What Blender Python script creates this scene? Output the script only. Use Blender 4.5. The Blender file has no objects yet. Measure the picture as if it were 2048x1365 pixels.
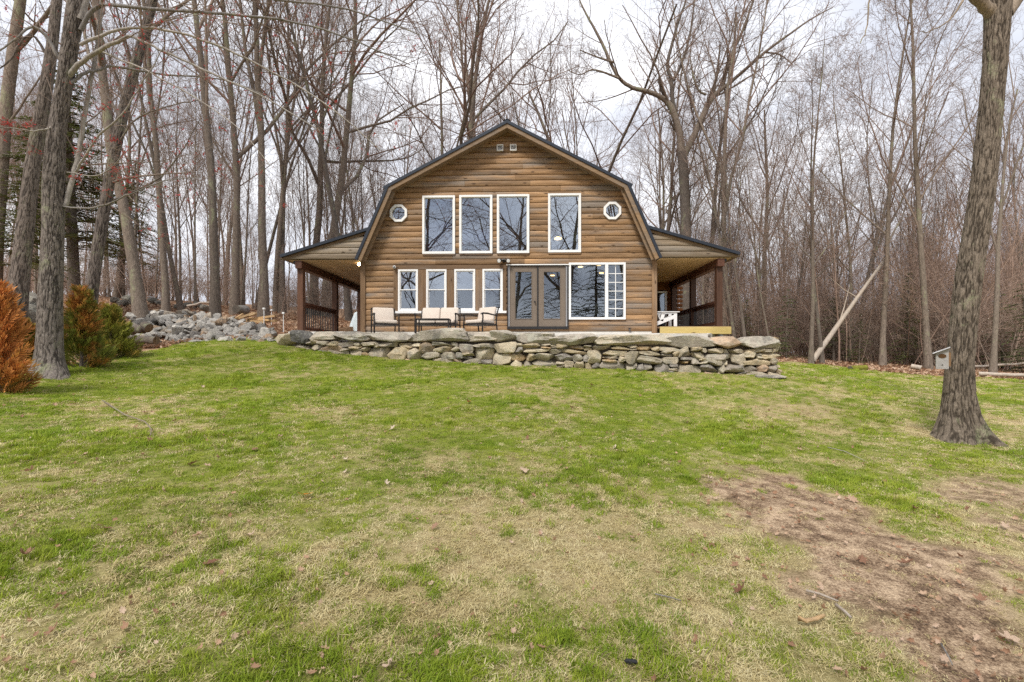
import bpy, bmesh, math, random
import numpy as np
from mathutils import Vector, Matrix

S = bpy.context.scene
COL = S.collection
R = math.radians

# ------------------------------------------------------------------ camera
EYE, FPX, HOR, YAW = 1.5, 950.0, 712.0, R(1.57)
cam = bpy.data.cameras.new('camera')
cam.sensor_width = 36.0
cam.lens = 36.0 * FPX / 2048
cam.shift_y = (HOR - 682.5) / 2048
cam.clip_start, cam.clip_end = 0.05, 3000
camo = bpy.data.objects.new('camera', cam)
camo.location = (0, 0, EYE)
camo.rotation_euler = (R(90), 0, YAW)
COL.objects.link(camo)
S.camera = camo

# ------------------------------------------------------------------ sky, sun, exposure
SUN_EL, SUN_AZ = R(52), R(205)          # azimuth of the sun, clockwise from +Y
w = bpy.data.worlds.new('World'); S.world = w; w.use_nodes = True
nt = w.node_tree; N = nt.nodes; L = nt.links
N.clear()
out = N.new('ShaderNodeOutputWorld'); bg = N.new('ShaderNodeBackground')
sky = N.new('ShaderNodeTexSky'); sky.sky_type = 'NISHITA'; sky.sun_disc = False
sky.sun_elevation = SUN_EL; sky.sun_rotation = SUN_AZ
tc = N.new('ShaderNodeTexCoord'); mp = N.new('ShaderNodeMapping')
mp.inputs['Scale'].default_value = (1.0, 1.0, 2.6)
mp.inputs['Location'].default_value = (0.6, 0.2, 0.0)
nz = N.new('ShaderNodeTexNoise'); nz.inputs['Scale'].default_value = 2.1
nz.inputs['Detail'].default_value = 7; nz.inputs['Roughness'].default_value = 0.52
nz.inputs['Distortion'].default_value = 0.35
cr = N.new('ShaderNodeValToRGB')
e = cr.color_ramp.elements
e[0].position = 0.30; e[0].color = (3.5, 3.75, 4.4, 1)
e[1].position = 0.62; e[1].color = (7.2, 7.3, 7.6, 1)
m = cr.color_ramp.elements.new(0.46); m.color = (5.0, 5.2, 5.75, 1)
cov = N.new('ShaderNodeMapRange'); cov.inputs[1].default_value = 0.22; cov.inputs[2].default_value = 0.34
cov.inputs[3].default_value = 0.72; cov.inputs[4].default_value = 1.0
mx = N.new('ShaderNodeMix'); mx.data_type = 'RGBA'
L.new(tc.outputs['Generated'], mp.inputs['Vector']); L.new(mp.outputs['Vector'], nz.inputs['Vector'])
L.new(nz.outputs['Fac'], cr.inputs['Fac']); L.new(nz.outputs['Fac'], cov.inputs[0])
L.new(cov.outputs[0], mx.inputs[0]); L.new(sky.outputs[0], mx.inputs[6]); L.new(cr.outputs[0], mx.inputs[7])
L.new(mx.outputs[2], bg.inputs['Color']); bg.inputs['Strength'].default_value = 0.071
L.new(bg.outputs[0], out.inputs[0])
sun = bpy.data.lights.new('sun', 'SUN'); sun.energy = 1.5; sun.angle = R(14); sun.color = (1, 0.95, 0.87)
suno = bpy.data.objects.new('sun', sun)
sd = Vector((math.sin(SUN_AZ) * math.cos(SUN_EL), math.cos(SUN_AZ) * math.cos(SUN_EL), math.sin(SUN_EL)))
suno.rotation_euler = (-sd).to_track_quat('-Z', 'Y').to_euler(); suno.location = (0, -5, 30)
COL.objects.link(suno)
S.view_settings.view_transform = 'Standard'; S.view_settings.look = 'None'
S.view_settings.exposure = 1.4; S.view_settings.gamma = 1.0
S.render.engine = 'CYCLES'
S.cycles.max_bounces = 6; S.cycles.diffuse_bounces = 4; S.cycles.glossy_bounces = 3
S.cycles.transparent_max_bounces = 12; S.cycles.caustics_reflective = False; S.cycles.caustics_refractive = False
S.cycles.use_denoising = False

# ------------------------------------------------------------------ geometry helpers
CY, SY = math.cos(YAW), math.sin(YAW)
def ray(px, py):
    a, c = (px - 1024) / FPX, (HOR - py) / FPX
    return np.array([CY * a - SY, SY * a + CY, c])
def P(px, py, Y):
    d = ray(px, py); t = Y / d[1]
    return np.array([d[0] * t, Y, EYE + d[2] * t])

def vhash(ix, iy, iz, seed):
    h = (ix.astype(np.int64) * 374761393 + iy.astype(np.int64) * 668265263 + iz.astype(np.int64) * 2147483647 + seed * 974634777) & 0x7fffffff
    h = ((h ^ (h >> 13)) * 1274126177) & 0x7fffffff
    h = ((h ^ (h >> 16)) * 69069) & 0x7fffffff
    return ((h >> 7) & 0xffff) / 65535.0
def vnoise(p, seed=0):
    p = np.asarray(p, float)
    i = np.floor(p); f = p - i; f = f * f * (3 - 2 * f); i = i.astype(np.int64)
    r = 0
    for dx in (0, 1):
        for dy in (0, 1):
            for dz in (0, 1):
                wgt = (f[:, 0] if dx else 1 - f[:, 0]) * (f[:, 1] if dy else 1 - f[:, 1]) * (f[:, 2] if dz else 1 - f[:, 2])
                r = r + wgt * vhash(i[:, 0] + dx, i[:, 1] + dy, i[:, 2] + dz, seed)
    return r
def fbm(p, seed=0, octv=4):
    p = np.asarray(p, float); a, s, t = 1.0, 0, 0
    for k in range(octv):
        s = s + a * vnoise(p * 2 ** k + 17.3 * k, seed + k); t += a; a *= 0.5
    return s / t
def fbm2(x, y, sc, seed, octv=4):
    x = np.asarray(x, float); return fbm(np.stack([x * sc, np.asarray(y) * sc, np.zeros_like(x)], 1), seed, octv)
def sstep(a, b, x):
    t = np.clip((x - a) / (b - a), 0, 1); return t * t * (3 - 2 * t)

OFF = {}
def tag(o, label=None, cat=None, group=None, kind=None):
    for k, v in (('label', label), ('category', cat), ('group', group), ('kind', kind)):
        if v: o[k] = v
    return o
def thing(name, loc=(0, 0, 0), rz=0.0, label=None, cat=None, group=None):
    o = bpy.data.objects.new(name, None); COL.objects.link(o)
    o.location = loc; o.rotation_euler = (0, 0, rz); o.empty_display_size = 0.2
    OFF[o.name] = np.array(loc, float)
    return tag(o, label, cat, group)
def link(name, me, parent=None):
    o = bpy.data.objects.new(name, me); COL.objects.link(o)
    if parent is not None: o.parent = parent
    return o
def mesh(name, v, f, mats, smooth=False):
    me = bpy.data.meshes.new(name)
    me.from_pydata([tuple(x) for x in v], [], f)
    for m_ in (mats if isinstance(mats, (list, tuple)) else [mats]): me.materials.append(m_)
    if smooth: me.polygons.foreach_set('use_smooth', [True] * len(me.polygons))
    me.update(); return me
def fast_mesh(name, V, F, mats, smooth=False):
    """V (n,3), F (m,k) int array with one face size"""
    V = np.asarray(V, np.float32); F = np.asarray(F, np.int32); k = F.shape[1]
    me = bpy.data.meshes.new(name)
    me.vertices.add(len(V)); me.vertices.foreach_set('co', V.ravel())
    me.loops.add(F.size); me.loops.foreach_set('vertex_index', F.ravel())
    me.polygons.add(len(F)); me.polygons.foreach_set('loop_start', np.arange(0, F.size, k, dtype=np.int32))
    me.polygons.foreach_set('loop_total', np.full(len(F), k, np.int32))
    if smooth: me.polygons.foreach_set('use_smooth', np.ones(len(F), bool))
    for m_ in (mats if isinstance(mats, (list, tuple)) else [mats]): me.materials.append(m_)
    me.update(calc_edges=True); return me

class MB:
    """collects shapes into ONE mesh"""
    def __init__(s): s.v = []; s.f = []
    def add(s, v, f):
        n = len(s.v); s.v += [tuple(map(float, x)) for x in v]; s.f += [tuple(i + n for i in q) for q in f]; return s
    def box(s, x0, x1, y0, y1, z0, z1):
        v = [(x, y, z) for z in (z0, z1) for y in (y0, y1) for x in (x0, x1)]
        return s.add(v, [(0, 2, 3, 1), (4, 5, 7, 6), (0, 1, 5, 4), (2, 6, 7, 3), (0, 4, 6, 2), (1, 3, 7, 5)])
    def prism(s, poly, y0, y1):                       # poly in XZ, extruded along Y
        n = len(poly)
        v = [(x, y0, z) for x, z in poly] + [(x, y1, z) for x, z in poly]
        f = [tuple(range(n)), tuple(range(2 * n - 1, n - 1, -1))] + [((i + 1) % n, i, i + n, (i + 1) % n + n) for i in range(n)]
        return s.add(v, f)
    def zprism(s, poly, z0, z1):
        n = len(poly)
        v = [(x, y, z0) for x, y in poly] + [(x, y, z1) for x, y in poly]
        f = [tuple(range(n - 1, -1, -1)), tuple(range(n, 2 * n))] + [(i, (i + 1) % n, (i + 1) % n + n, i + n) for i in range(n)]
        return s.add(v, f)
    def frame(s, x0, x1, z0, z1, t, y0, y1, tb=None):
        tb = t if tb is None else tb
        s.box(x0, x0 + t, y0, y1, z0, z1); s.box(x1 - t, x1, y0, y1, z0, z1)
        s.box(x0 + t, x1 - t, y0, y1, z0, z0 + tb); s.box(x0 + t, x1 - t, y0, y1, z1 - t, z1); return s
    def tube(s, pts, rad, n=8, cap=True):
        V, F = tube(pts, rad, n); s.add(V, [tuple(q) for q in F])
        if cap:
            b = len(s.v) - len(V); k = len(pts)
            s.f.append(tuple(b + i for i in range(n - 1, -1, -1))); s.f.append(tuple(b + (k - 1) * n + i for i in range(n)))
        return s
    def bar(s, a, b, wx, wz):                         # rectangular bar between two points
        a = np.array(a, float); b = np.array(b, float); d = b - a; d /= np.linalg.norm(d)
        up = np.array([0, 0, 1.0]) if abs(d[2]) < .9 else np.array([0, 1.0, 0])
        u = np.cross(d, up); u /= np.linalg.norm(u); q = np.cross(u, d)
        v = []
        for c in (a, b):
            for i, j in ((-1, -1), (1, -1), (1, 1), (-1, 1)): v.append(c + u * i * wx / 2 + q * j * wz / 2)
        return s.add(v, [(3, 2, 1, 0), (4, 5, 6, 7), (0, 1, 5, 4), (1, 2, 6, 5), (2, 3, 7, 6), (3, 0, 4, 7)])
    def rbox(s, x0, x1, y0, y1, z0, z1, r, puff=0.0, seg=3):
        bm = bmesh.new(); bmesh.ops.create_cube(bm, size=1)
        for q in bm.verts: q.co = Vector(((x0 + x1) / 2 + q.co.x * (x1 - x0), (y0 + y1) / 2 + q.co.y * (y1 - y0), (z0 + z1) / 2 + q.co.z * (z1 - z0)))
        bmesh.ops.bevel(bm, geom=list(bm.edges), offset=r, segments=seg, profile=0.5, affect='EDGES')
        bm.verts.index_update()
        n = len(s.v); s.v += [tuple(q.co) for q in bm.verts]; s.f += [tuple(n + q.index for q in fc.verts) for fc in bm.faces]
        bm.free(); return s
    def build(s, name, mt, parent=None, smooth=False, local=False):
        off = np.zeros(3) if parent is None or local else OFF.get(parent.name, np.zeros(3))
        v = np.array(s.v, float) - off
        me = mesh(name, v, s.f, mt, smooth)
        o = link(name, me, parent); OFF[o.name] = off; return o

def tube(pts, rad, n):
    pts = np.asarray(pts, float); rad = np.asarray(rad, float); k = len(pts)
    T = np.gradient(pts, axis=0); T /= np.linalg.norm(T, axis=1)[:, None] + 1e-12
    ref = np.array([1.0, 0, 0]) if abs(T[0][0]) < .8 else np.array([0, 1.0, 0])
    U = np.cross(T, ref); U /= np.linalg.norm(U, axis=1)[:, None] + 1e-12
    W = np.cross(T, U)
    a = np.linspace(0, 2 * np.pi, n, endpoint=False)
    V = (pts[:, None] + rad[:, None, None] * (U[:, None] * np.cos(a)[None, :, None] + W[:, None] * np.sin(a)[None, :, None])).reshape(-1, 3)
    i = np.arange(k - 1)[:, None] * n; j = np.arange(n)[None]; j2 = (j + 1) % n
    F = np.stack([i + j, i + j2, i + n + j2, i + n + j], -1).reshape(-1, 4)
    return V, F

# ------------------------------------------------------------------ materials
def newmat(name):
    m_ = bpy.data.materials.new(name); m_.use_nodes = True
    return m_, m_.node_tree, m_.node_tree.nodes['Principled BSDF']
def nd(t, typ, **kw):
    n = t.nodes.new(typ)
    for k, v in kw.items():
        if k.startswith('_'): setattr(n, k[1:], v)
        else: n.inputs[k.replace('__', ' ')].default_value = v
    return n
def ramp(t, src, stops, interp='LINEAR'):
    r = t.nodes.new('ShaderNodeValToRGB'); r.color_ramp.interpolation = interp
    el = r.color_ramp.elements
    while len(el) < len(stops): el.new(0.5)
    for x, (p_, c) in zip(el, stops): x.position = p_; x.color = (*c, 1) if len(c) == 3 else c
    t.links.new(src, r.inputs[0]); return r.outputs[0]
def noise(t, vec, scale, detail=4, rough=.55, dist=0.0):
    n = nd(t, 'ShaderNodeTexNoise', Scale=scale, Detail=detail, Roughness=rough, Distortion=dist)
    if vec is not None: t.links.new(vec, n.inputs['Vector'])
    return n.outputs['Fac']
def mapped(t, kind, scale=(1, 1, 1), rot=(0, 0, 0)):
    mp_ = nd(t, 'ShaderNodeMapping'); mp_.inputs['Scale'].default_value = scale; mp_.inputs['Rotation'].default_value = rot
    if kind == 'World': src = nd(t, 'ShaderNodeNewGeometry').outputs['Position']
    else: src = nd(t, 'ShaderNodeTexCoord').outputs[kind]
    t.links.new(src, mp_.inputs[0]); return mp_.outputs[0]
def mix(t, fac, a, b, mode='MIX'):
    n = t.nodes.new('ShaderNodeMix'); n.data_type = 'RGBA'; n.blend_type = mode
    for s_, i in ((fac, 0), (a, 6), (b, 7)):
        if hasattr(s_, 'is_output'): t.links.new(s_, n.inputs[i])
        else: n.inputs[i].default_value = s_ if i == 0 else (*s_, 1)
    return n.outputs[2]
def maths(t, op, a, b=0.0):
    n = t.nodes.new('ShaderNodeMath'); n.operation = op
    for i, s_ in enumerate((a, b)):
        if hasattr(s_, 'is_output'): t.links.new(s_, n.inputs[i])
        else: n.inputs[i].default_value = s_
    return n.outputs[0]
def rng_map(t, src, a, b, c, d):
    n = nd(t, 'ShaderNodeMapRange'); t.links.new(src, n.inputs[0])
    for i, v in enumerate((a, b, c, d)): n.inputs[i + 1].default_value = v
    return n.outputs[0]
def bump(t, b, height, strength, dist=0.02):
    n = nd(t, 'ShaderNodeBump', Strength=strength, Distance=dist)
    t.links.new(height, n.inputs['Height']); t.links.new(n.outputs[0], b.inputs['Normal'])
def objrand(t): return nd(t, 'ShaderNodeObjectInfo').outputs['Random']

def plain(name, c, rough=.6, metal=0.0, var=.12, sc=8, bmp=0.0, spec=.4):
    m_, t, b = newmat(name)
    v = noise(t, mapped(t, 'Object'), sc, 5)
    t.links.new(ramp(t, v, [(.3, [x * (1 - var) for x in c]), (.7, [min(1, x * (1 + var)) for x in c])]), b.inputs['Base Color'])
    b.inputs['Roughness'].default_value = rough; b.inputs['Metallic'].default_value = metal
    b.inputs['Specular IOR Level'].default_value = spec
    if bmp: bump(t, b, v, bmp)
    return m_
def wood(name, c1, c2, axis=0, gray=(.17, .15, .13), grayamt=.5, knots=True, rough=.62, randamt=.35, bmp=.25):
    m_, t, b = newmat(name)
    sc = [22.0, 22.0, 22.0]; sc[axis] = 1.4
    v = mapped(t, 'Object', sc); g = noise(t, v, 1.0, 6, .62, .4)
    col = ramp(t, g, [(.3, c1), (.68, c2)])
    rnd = objrand(t)
    col = mix(t, 1.0, col, ramp(t, rnd, [(0, (1 - randamt,) * 3), (1, (1 + randamt, 1 + randamt * .93, 1 + randamt * .8))]), 'MULTIPLY')
    sg = [3.2, 3.2, 3.2]; sg[axis] = .55
    gn = noise(t, mapped(t, 'Object', sg), 1.0, 5, .6)
    gn2 = maths(t, 'ADD', gn, rng_map(t, rnd, 0, 1, -.09, .09))
    gm = maths(t, 'MULTIPLY', ramp(t, gn2, [(.46, (0, 0, 0)), (.68, (1, 1, 1))]), grayamt)
    gc = mix(t, g, [x * .62 for x in gray], [x * 1.35 for x in gray])
    col = mix(t, gm, col, gc)
    if knots:
        sk = [6.5, 6.5, 6.5]; sk[axis] = 2.2
        vo = nd(t, 'ShaderNodeTexVoronoi', Scale=1.0); t.links.new(mapped(t, 'Object', sk), vo.inputs['Vector'])
        km = ramp(t, vo.outputs['Distance'], [(.06, (.9,) * 3), (.19, (0, 0, 0))])
        col = mix(t, km, col, [c1[0] * .28, c1[1] * .24, c1[2] * .22])
    t.links.new(col, b.inputs['Base Color']); b.inputs['Roughness'].default_value = rough
    b.inputs['Specular IOR Level'].default_value = .25
    bump(t, b, g, bmp, .006)
    return m_
def stone(name, stops, lichen=.5, sc=3.0, tint=.25):
    m_, t, b = newmat(name)
    o = nd(t, 'ShaderNodeTexCoord').outputs['Object']
    oi = nd(t, 'ShaderNodeObjectInfo')
    ad = t.nodes.new('ShaderNodeVectorMath'); ad.operation = 'ADD'
    t.links.new(o, ad.inputs[0]); t.links.new(oi.outputs['Location'], ad.inputs[1]); v = ad.outputs[0]
    a = noise(t, v, sc, 7, .65)
    base = ramp(t, oi.outputs['Random'], stops, 'CONSTANT')
    col = mix(t, 1.0, base, ramp(t, a, [(.25, (.5, .5, .5)), (.75, (1.45, 1.42, 1.38))]), 'MULTIPLY')
    fl = noise(t, v, sc * 16, 3, .7)
    col = mix(t, 1.0, col, ramp(t, fl, [(.3, (.72,) * 3), (.7, (1.25,) * 3)]), 'MULTIPLY')
    li = noise(t, v, sc * 1.7, 5, .7, .5)
    lm = maths(t, 'MULTIPLY', ramp(t, li, [(.53, (0, 0, 0)), (.6, (1, 1, 1))]), lichen)
    col = mix(t, lm, col, (.44, .43, .35))
    dk = noise(t, v, sc * .9, 4, .6)
    dm = maths(t, 'MULTIPLY', ramp(t, dk, [(.55, (0, 0, 0)), (.64, (1, 1, 1))]), .6)
    col = mix(t, dm, col, (.125, .12, .11))
    t.links.new(col, b.inputs['Base Color']); b.inputs['Roughness'].default_value = .9
    b.inputs['Specular IOR Level'].default_value = .2
    bump(t, b, maths(t, 'ADD', a, maths(t, 'MULTIPLY', fl, .5)), 1.0, .04)
    return m_
def bark(name, c1, c2, lichen=.5, sc=1.0, lich=(.30, .32, .19), bmp=.9, near=False):
    m_, t, b = newmat(name)
    v = mapped(t, 'Object', (9 * sc, 9 * sc, 2.6 * sc)); a = noise(t, v, 1.6, 6, .68, .9)
    f = noise(t, mapped(t, 'Object', (1, 1, .5)), 40 * sc, 3, .6)
    col = ramp(t, a, [(.3, c1), (.68, c2)])
    col = mix(t, 1.0, col, ramp(t, f, [(.3, (.7,) * 3), (.7, (1.25,) * 3)]), 'MULTIPLY')
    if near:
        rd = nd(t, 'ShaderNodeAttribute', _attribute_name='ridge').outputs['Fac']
        col = mix(t, ramp(t, rd, [(.15, (0, 0, 0)), (.8, (.9,) * 3)]), col, [x * .45 for x in c1])  # fissures tinted darker: occlusion shade put into the colour with dark inner bark
    col = mix(t, 1.0, col, ramp(t, objrand(t), [(0, (.66, .66, .67)), (1, (1.3, 1.26, 1.2))]), 'MULTIPLY')
    li = noise(t, mapped(t, 'Object', (1, 1, .6)), 1.9, 6, .72, .3)
    lm = maths(t, 'MULTIPLY', maths(t, 'MULTIPLY', ramp(t, li, [(.55, (0, 0, 0)), (.62, (1, 1, 1))]), ramp(t, f, [(.35, (.2,) * 3), (.6, (1,) * 3)])), lichen)
    col = mix(t, lm, col, lich)
    t.links.new(col, b.inputs['Base Color']); b.inputs['Roughness'].default_value = .95
    b.inputs['Specular IOR Level'].default_value = .1
    bump(t, b, a, bmp, .03 / sc)
    return m_
def leafmat(name, stops, trans=.25, world=0.0, rough=.6):
    m_, t, b = newmat(name)
    rn = objrand(t)
    if world:
        pn = noise(t, mapped(t, 'World'), world, 3)
        rn = maths(t, 'ADD', maths(t, 'MULTIPLY', rn, .55), maths(t, 'MULTIPLY', rng_map(t, pn, .3, .7, 0, 1), .45))
    col = ramp(t, rn, stops)
    t.links.new(col, b.inputs['Base Color']); b.inputs['Roughness'].default_value = rough
    b.inputs['Specular IOR Level'].default_value = .2
    tr = nd(t, 'ShaderNodeBsdfTranslucent'); t.links.new(col, tr.inputs[0])
    ms = nd(t, 'ShaderNodeMixShader'); ms.inputs[0].default_value = trans
    t.links.new(b.outputs[0], ms.inputs[1]); t.links.new(tr.outputs[0], ms.inputs[2])
    t.links.new(ms.outputs[0], t.nodes['Material Output'].inputs[0])
    return m_
def glassmat(name, refl=.3, tint=(.75, .78, .8)):
    m_, t, b = newmat(name)
    gl = nd(t, 'ShaderNodeBsdfGlossy'); gl.inputs['Roughness'].default_value = 0.004; gl.inputs['Color'].default_value = (.84, .91, 1, 1)
    wv = noise(t, mapped(t, 'Object'), 1.3, 2); bp = nd(t, 'ShaderNodeBump', Strength=.05, Distance=.02)
    t.links.new(wv, bp.inputs['Height']); t.links.new(bp.outputs[0], gl.inputs['Normal'])
    tr = nd(t, 'ShaderNodeBsdfTransparent'); tr.inputs[0].default_value = (*tint, 1)
    fr = nd(t, 'ShaderNodeFresnel', IOR=1.5)
    ms = nd(t, 'ShaderNodeMixShader'); t.links.new(maths(t, 'ADD', fr.outputs[0], refl), ms.inputs[0])
    t.links.new(tr.outputs[0], ms.inputs[1]); t.links.new(gl.outputs[0], ms.inputs[2])
    t.links.new(ms.outputs[0], t.nodes['Material Output'].inputs[0]); return m_
def emit(name, c, s):
    m_, t, b = newmat(name); b.inputs['Emission Color'].default_value = (*c, 1); b.inputs['Emission Strength'].default_value = s
    b.inputs['Base Color'].default_value = (*c, 1); return m_

M = {}
M['siding'] = wood('log_siding', (.175, .098, .046), (.395, .245, .128), 0, (.18, .16, .14), .85, bmp=.6)
M['siding_gray'] = wood('weathered_log_siding', (.18, .135, .09), (.33, .26, .185), 0, (.20, .185, .165), .95, bmp=.6)
M['side_siding'] = wood('side_log_siding', (.17, .09, .04), (.3, .17, .08), 1, (.13, .12, .11), .5)
M['red_siding'] = wood('porch_log_siding', (.16, .06, .02), (.30, .12, .04), 0, (.15, .12, .1), .2)
M['trim'] = wood('trim_wood', (.16, .095, .05), (.27, .17, .095), 2, (.15, .13, .115), .5, True)
M['trim_h'] = wood('trim_wood_level', (.15, .09, .05), (.24, .15, .085), 0, (.15, .13, .115), .6, True)
M['rake'] = wood('rake_wood', (.17, .11, .062), (.27, .18, .105), 0, (.17, .15, .13), .6, False)
M['post'] = wood('stained_post', (.075, .036, .022), (.135, .066, .040), 2, (.1, .07, .06), .2, False, .5)
M['beam'] = wood('stained_beam', (.075, .032, .02), (.14, .06, .036), 1, (.1, .07, .06), .2, False, .5)
M['pine'] = wood('pine_ceiling', (.50, .33, .15), (.64, .45, .23), 1, (.3, .22, .13), .2, True, .55, .12)
M['ply'] = wood('plywood_ceiling', (.38, .24, .12), (.50, .33, .18), 1, (.25, .2, .14), .3, True, .7, .1)
M['treated'] = wood('pressure_treated', (.42, .31, .10), (.55, .43, .17), 0, (.4, .34, .2), .2, True, .6, .05)
M['deck'] = wood('deck_board', (.22, .14, .09), (.32, .21, .14), 0, (.15, .12, .1), .3, False)
M['cut'] = wood('split_timber', (.36, .22, .10), (.55, .38, .2), 0, (.3, .25, .2), .3, False)
M['metal_roof'] = plain('dark_metal_roof', (.030, .036, .048), .38, .35, .1, 4)
M['white'] = plain('white_vinyl', (.78, .78, .77), .4, 0, .03, 5)
M['taupe'] = plain('taupe_door', (.165, .13, .10), .5, 0, .06, 5)
M['black'] = plain('black_trim', (.018, .018, .02), .45, 0, .2)
M['bronze'] = plain('dark_bronze_frame', (.028, .024, .022), .42, .3, .2)
M['cushion'] = plain('beige_cushion', (.60, .525, .455), .9, 0, .06, 30, .15, .1)
M['adir'] = plain('white_painted_wood', (.72, .72, .72), .5, 0, .05, 10)
M['steel'] = plain('galvanised_steel', (.42, .45, .49), .4, .6, .1)
M['screen'] = plain('grey_track', (.30, .30, .31), .4, .3, .05)
M['glass'] = glassmat('window_glass', .27)
M['glass_low'] = glassmat('lower_window_glass', .13)
M['dglass'] = glassmat('door_glass', .10)
M['inred'] = plain('interior_wall', (.10, .06, .05), .8)
M['inblue'] = plain('interior_blue_wall', (.10, .13, .30), .8)
M['ingray'] = plain('interior_grey', (.24, .235, .22), .8)
M['infloor'] = plain('interior_floor', (.20, .12, .07), .4)
M['can'] = emit('warm_downlight', (1.0, .6, .22), 3.0)
M['blue_reflection_sheet'] = plain('painted_blue_reflection', (.13, .24, .85), .9, 0, .3, 3)  # blue stands in for a reflection in the glass
M['bulb'] = emit('lit_bulb', (1.0, .75, .38), 9.0)
M['shade'] = plain('cream_shade', (.68, .62, .5), .8)
M['fabric'] = plain('grey_fabric', (.42, .41, .37), .9)
M['concrete'] = plain('concrete', (.56, .54, .50), .9, 0, .15, 6, .2)
M['wallstone'] = stone('field_stone', [(0, (.49, .42, .31)), (.15, (.40, .355, .28)), (.3, (.52, .43, .29)), (.45, (.36, .32, .27)), (.58, (.47, .41, .315)), (.7, (.48, .35, .21)), (.8, (.28, .255, .23)), (.9, (.54, .47, .35))], .45)
M['capstone'] = stone('granite_capstone', [(0, (.45, .40, .33)), (.3, (.38, .345, .29)), (.55, (.48, .425, .34)), (.8, (.41, .37, .315))], .6, 2.4)
M['orangestone'] = stone('orange_granite', [(0, (.46, .34, .24))], .3, 3)
M['darkstone'] = stone('dark_grey_stone', [(0, (.15, .145, .135))], .35, 3)
M['rubble'] = stone('blasted_rock', [(0, (.36, .345, .325)), (.25, (.46, .44, .41)), (.45, (.27, .255, .24)), (.62, (.41, .35, .285)), (.75, (.50, .48, .445)), (.9, (.39, .28, .19))], .3, 4)
M['oldstone'] = stone('mossy_stone', [(0, (.24, .22, .19)), (.5, (.2, .19, .165))], .7, 3)
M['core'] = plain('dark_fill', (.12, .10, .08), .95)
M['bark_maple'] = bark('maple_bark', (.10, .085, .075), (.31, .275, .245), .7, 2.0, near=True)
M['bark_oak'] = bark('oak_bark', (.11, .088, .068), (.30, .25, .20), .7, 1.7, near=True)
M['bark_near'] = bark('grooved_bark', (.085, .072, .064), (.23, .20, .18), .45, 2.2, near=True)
M['bark'] = bark('forest_bark', (.095, .078, .066), (.265, .222, .185), .7, 1.6)
M['bark_gray'] = bark('smooth_grey_bark', (.22, .205, .19), (.34, .32, .295), .4, .6, (.33, .34, .2), .3)
M['twig'] = plain('twig_bark', (.235, .182, .148), .9, 0, .25, 3, 0, .1)
M['twig_red'] = plain('reddish_twig_bark', (.24, .168, .135), .9, 0, .25, 3, 0, .1)
M['brush'] = plain('brush_bark', (.33, .255, .205), .9, 0, .25, 3, 0, .1)
M['brush_red'] = plain('reddish_brush_bark', (.33, .235, .185), .9, 0, .25, 3, 0, .1)
M['dead'] = wood('bare_dead_wood', (.27, .22, .18), (.42, .36, .30), 2, (.3, .28, .26), .4, False)
M['hole'] = plain('dark_hole', (.05, .035, .025), .9)
M['bud'] = leafmat('red_bud', [(0, (.30, .03, .035)), (1, (.42, .06, .05))], .3)
M['grass_green'] = leafmat('green_grass', [(0, (.13, .205, .016)), (.35, (.21, .30, .022)), (.7, (.31, .375, .034)), (1, (.45, .455, .09))], .3, .9)
M['grass_dry'] = leafmat('straw_grass', [(0, (.44, .35, .16)), (.5, (.61, .52, .27)), (.8, (.69, .61, .37)), (1, (.53, .48, .14))], .2, .8)
M['litter_leaf'] = leafmat('dead_leaf', [(0, (.26, .14, .085)), (.35, (.40, .24, .15)), (.7, (.50, .34, .225)), (1, (.57, .43, .32))], .2)
M['lawn_leaf'] = leafmat('fallen_leaf', [(0, (.20, .10, .06)), (.3, (.33, .19, .12)), (.6, (.48, .34, .24)), (1, (.60, .49, .38))], .2)
M['pale_leaf'] = leafmat('pale_fallen_leaf', [(0, (.56, .42, .29)), (1, (.56, .42, .29))], .2)
M['orange_leaf'] = leafmat('orange_fallen_leaf', [(0, (.60, .24, .03)), (1, (.60, .24, .03))], .2)
M['needle'] = leafmat('hemlock_needle', [(0, (.06, .095, .026)), (1, (.17, .19, .055))], .25, .7)
M['moss'] = plain('moss', (.17, .17, .03), .95, 0, .3, 10, .4, .05)
M['carpaint'] = plain('dark_car_paint', (.02, .022, .028), .2, .3, .1)
M['car_glare'] = plain('white_car_roof', (.8, .82, .85), .25, 0, .03)  # white imitates sky reflected on the roof, glare put into the colour
M['carglass'] = plain('dark_car_glass', (.03, .035, .04), .08, 0, .1)
M['tyre'] = plain('tyre_rubber', (.02, .02, .02), .8)
M['tarp'] = plain('pale_blue_cover', (.60, .68, .72), .7, 0, .06, 6)
M['brick'] = plain('far_house_wall', (.36, .22, .17), .8, 0, .15, 2)
M['shingle'] = plain('far_roof_shingle', (.10, .105, .115), .8, 0, .15, 2)

# ------------------------------------------------------------------ terrain
_ctrl = [(1024, 1365, 2.2), (100, 1365, 2.0), (1950, 1365, 2.4), (1024, 900, 5.8), (1024, 800, 8.6), (1024, 738, 11.9),
         (600, 702, 12.9), (1560, 755, 11.5), (1900, 770, 15), (1930, 880, 7.5), (2040, 900, 7), (100, 748, 8.8), (20, 775, 7.6),
         (250, 700, 13), (450, 686, 13.6), (540, 686, 14), (0, 900, 4.6), (300, 900, 5.0), (700, 760, 10), (300, 760, 9.3),
         (1500, 900, 6.8), (1800, 1000, 4.9), (1600, 800, 9.5), (2040, 762, 16), (1600, 734, 18), (1700, 722, 30), (2000, 720, 40),
         (230, 602, 24), (350, 610, 23), (450, 625, 22), (550, 645, 22), (690, 641, 25), (690, 650, 21), (650, 640, 33),
         (100, 605, 22), (60, 640, 17), (0, 650, 16), (300, 598, 40), (1400, 700, 26)]
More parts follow.
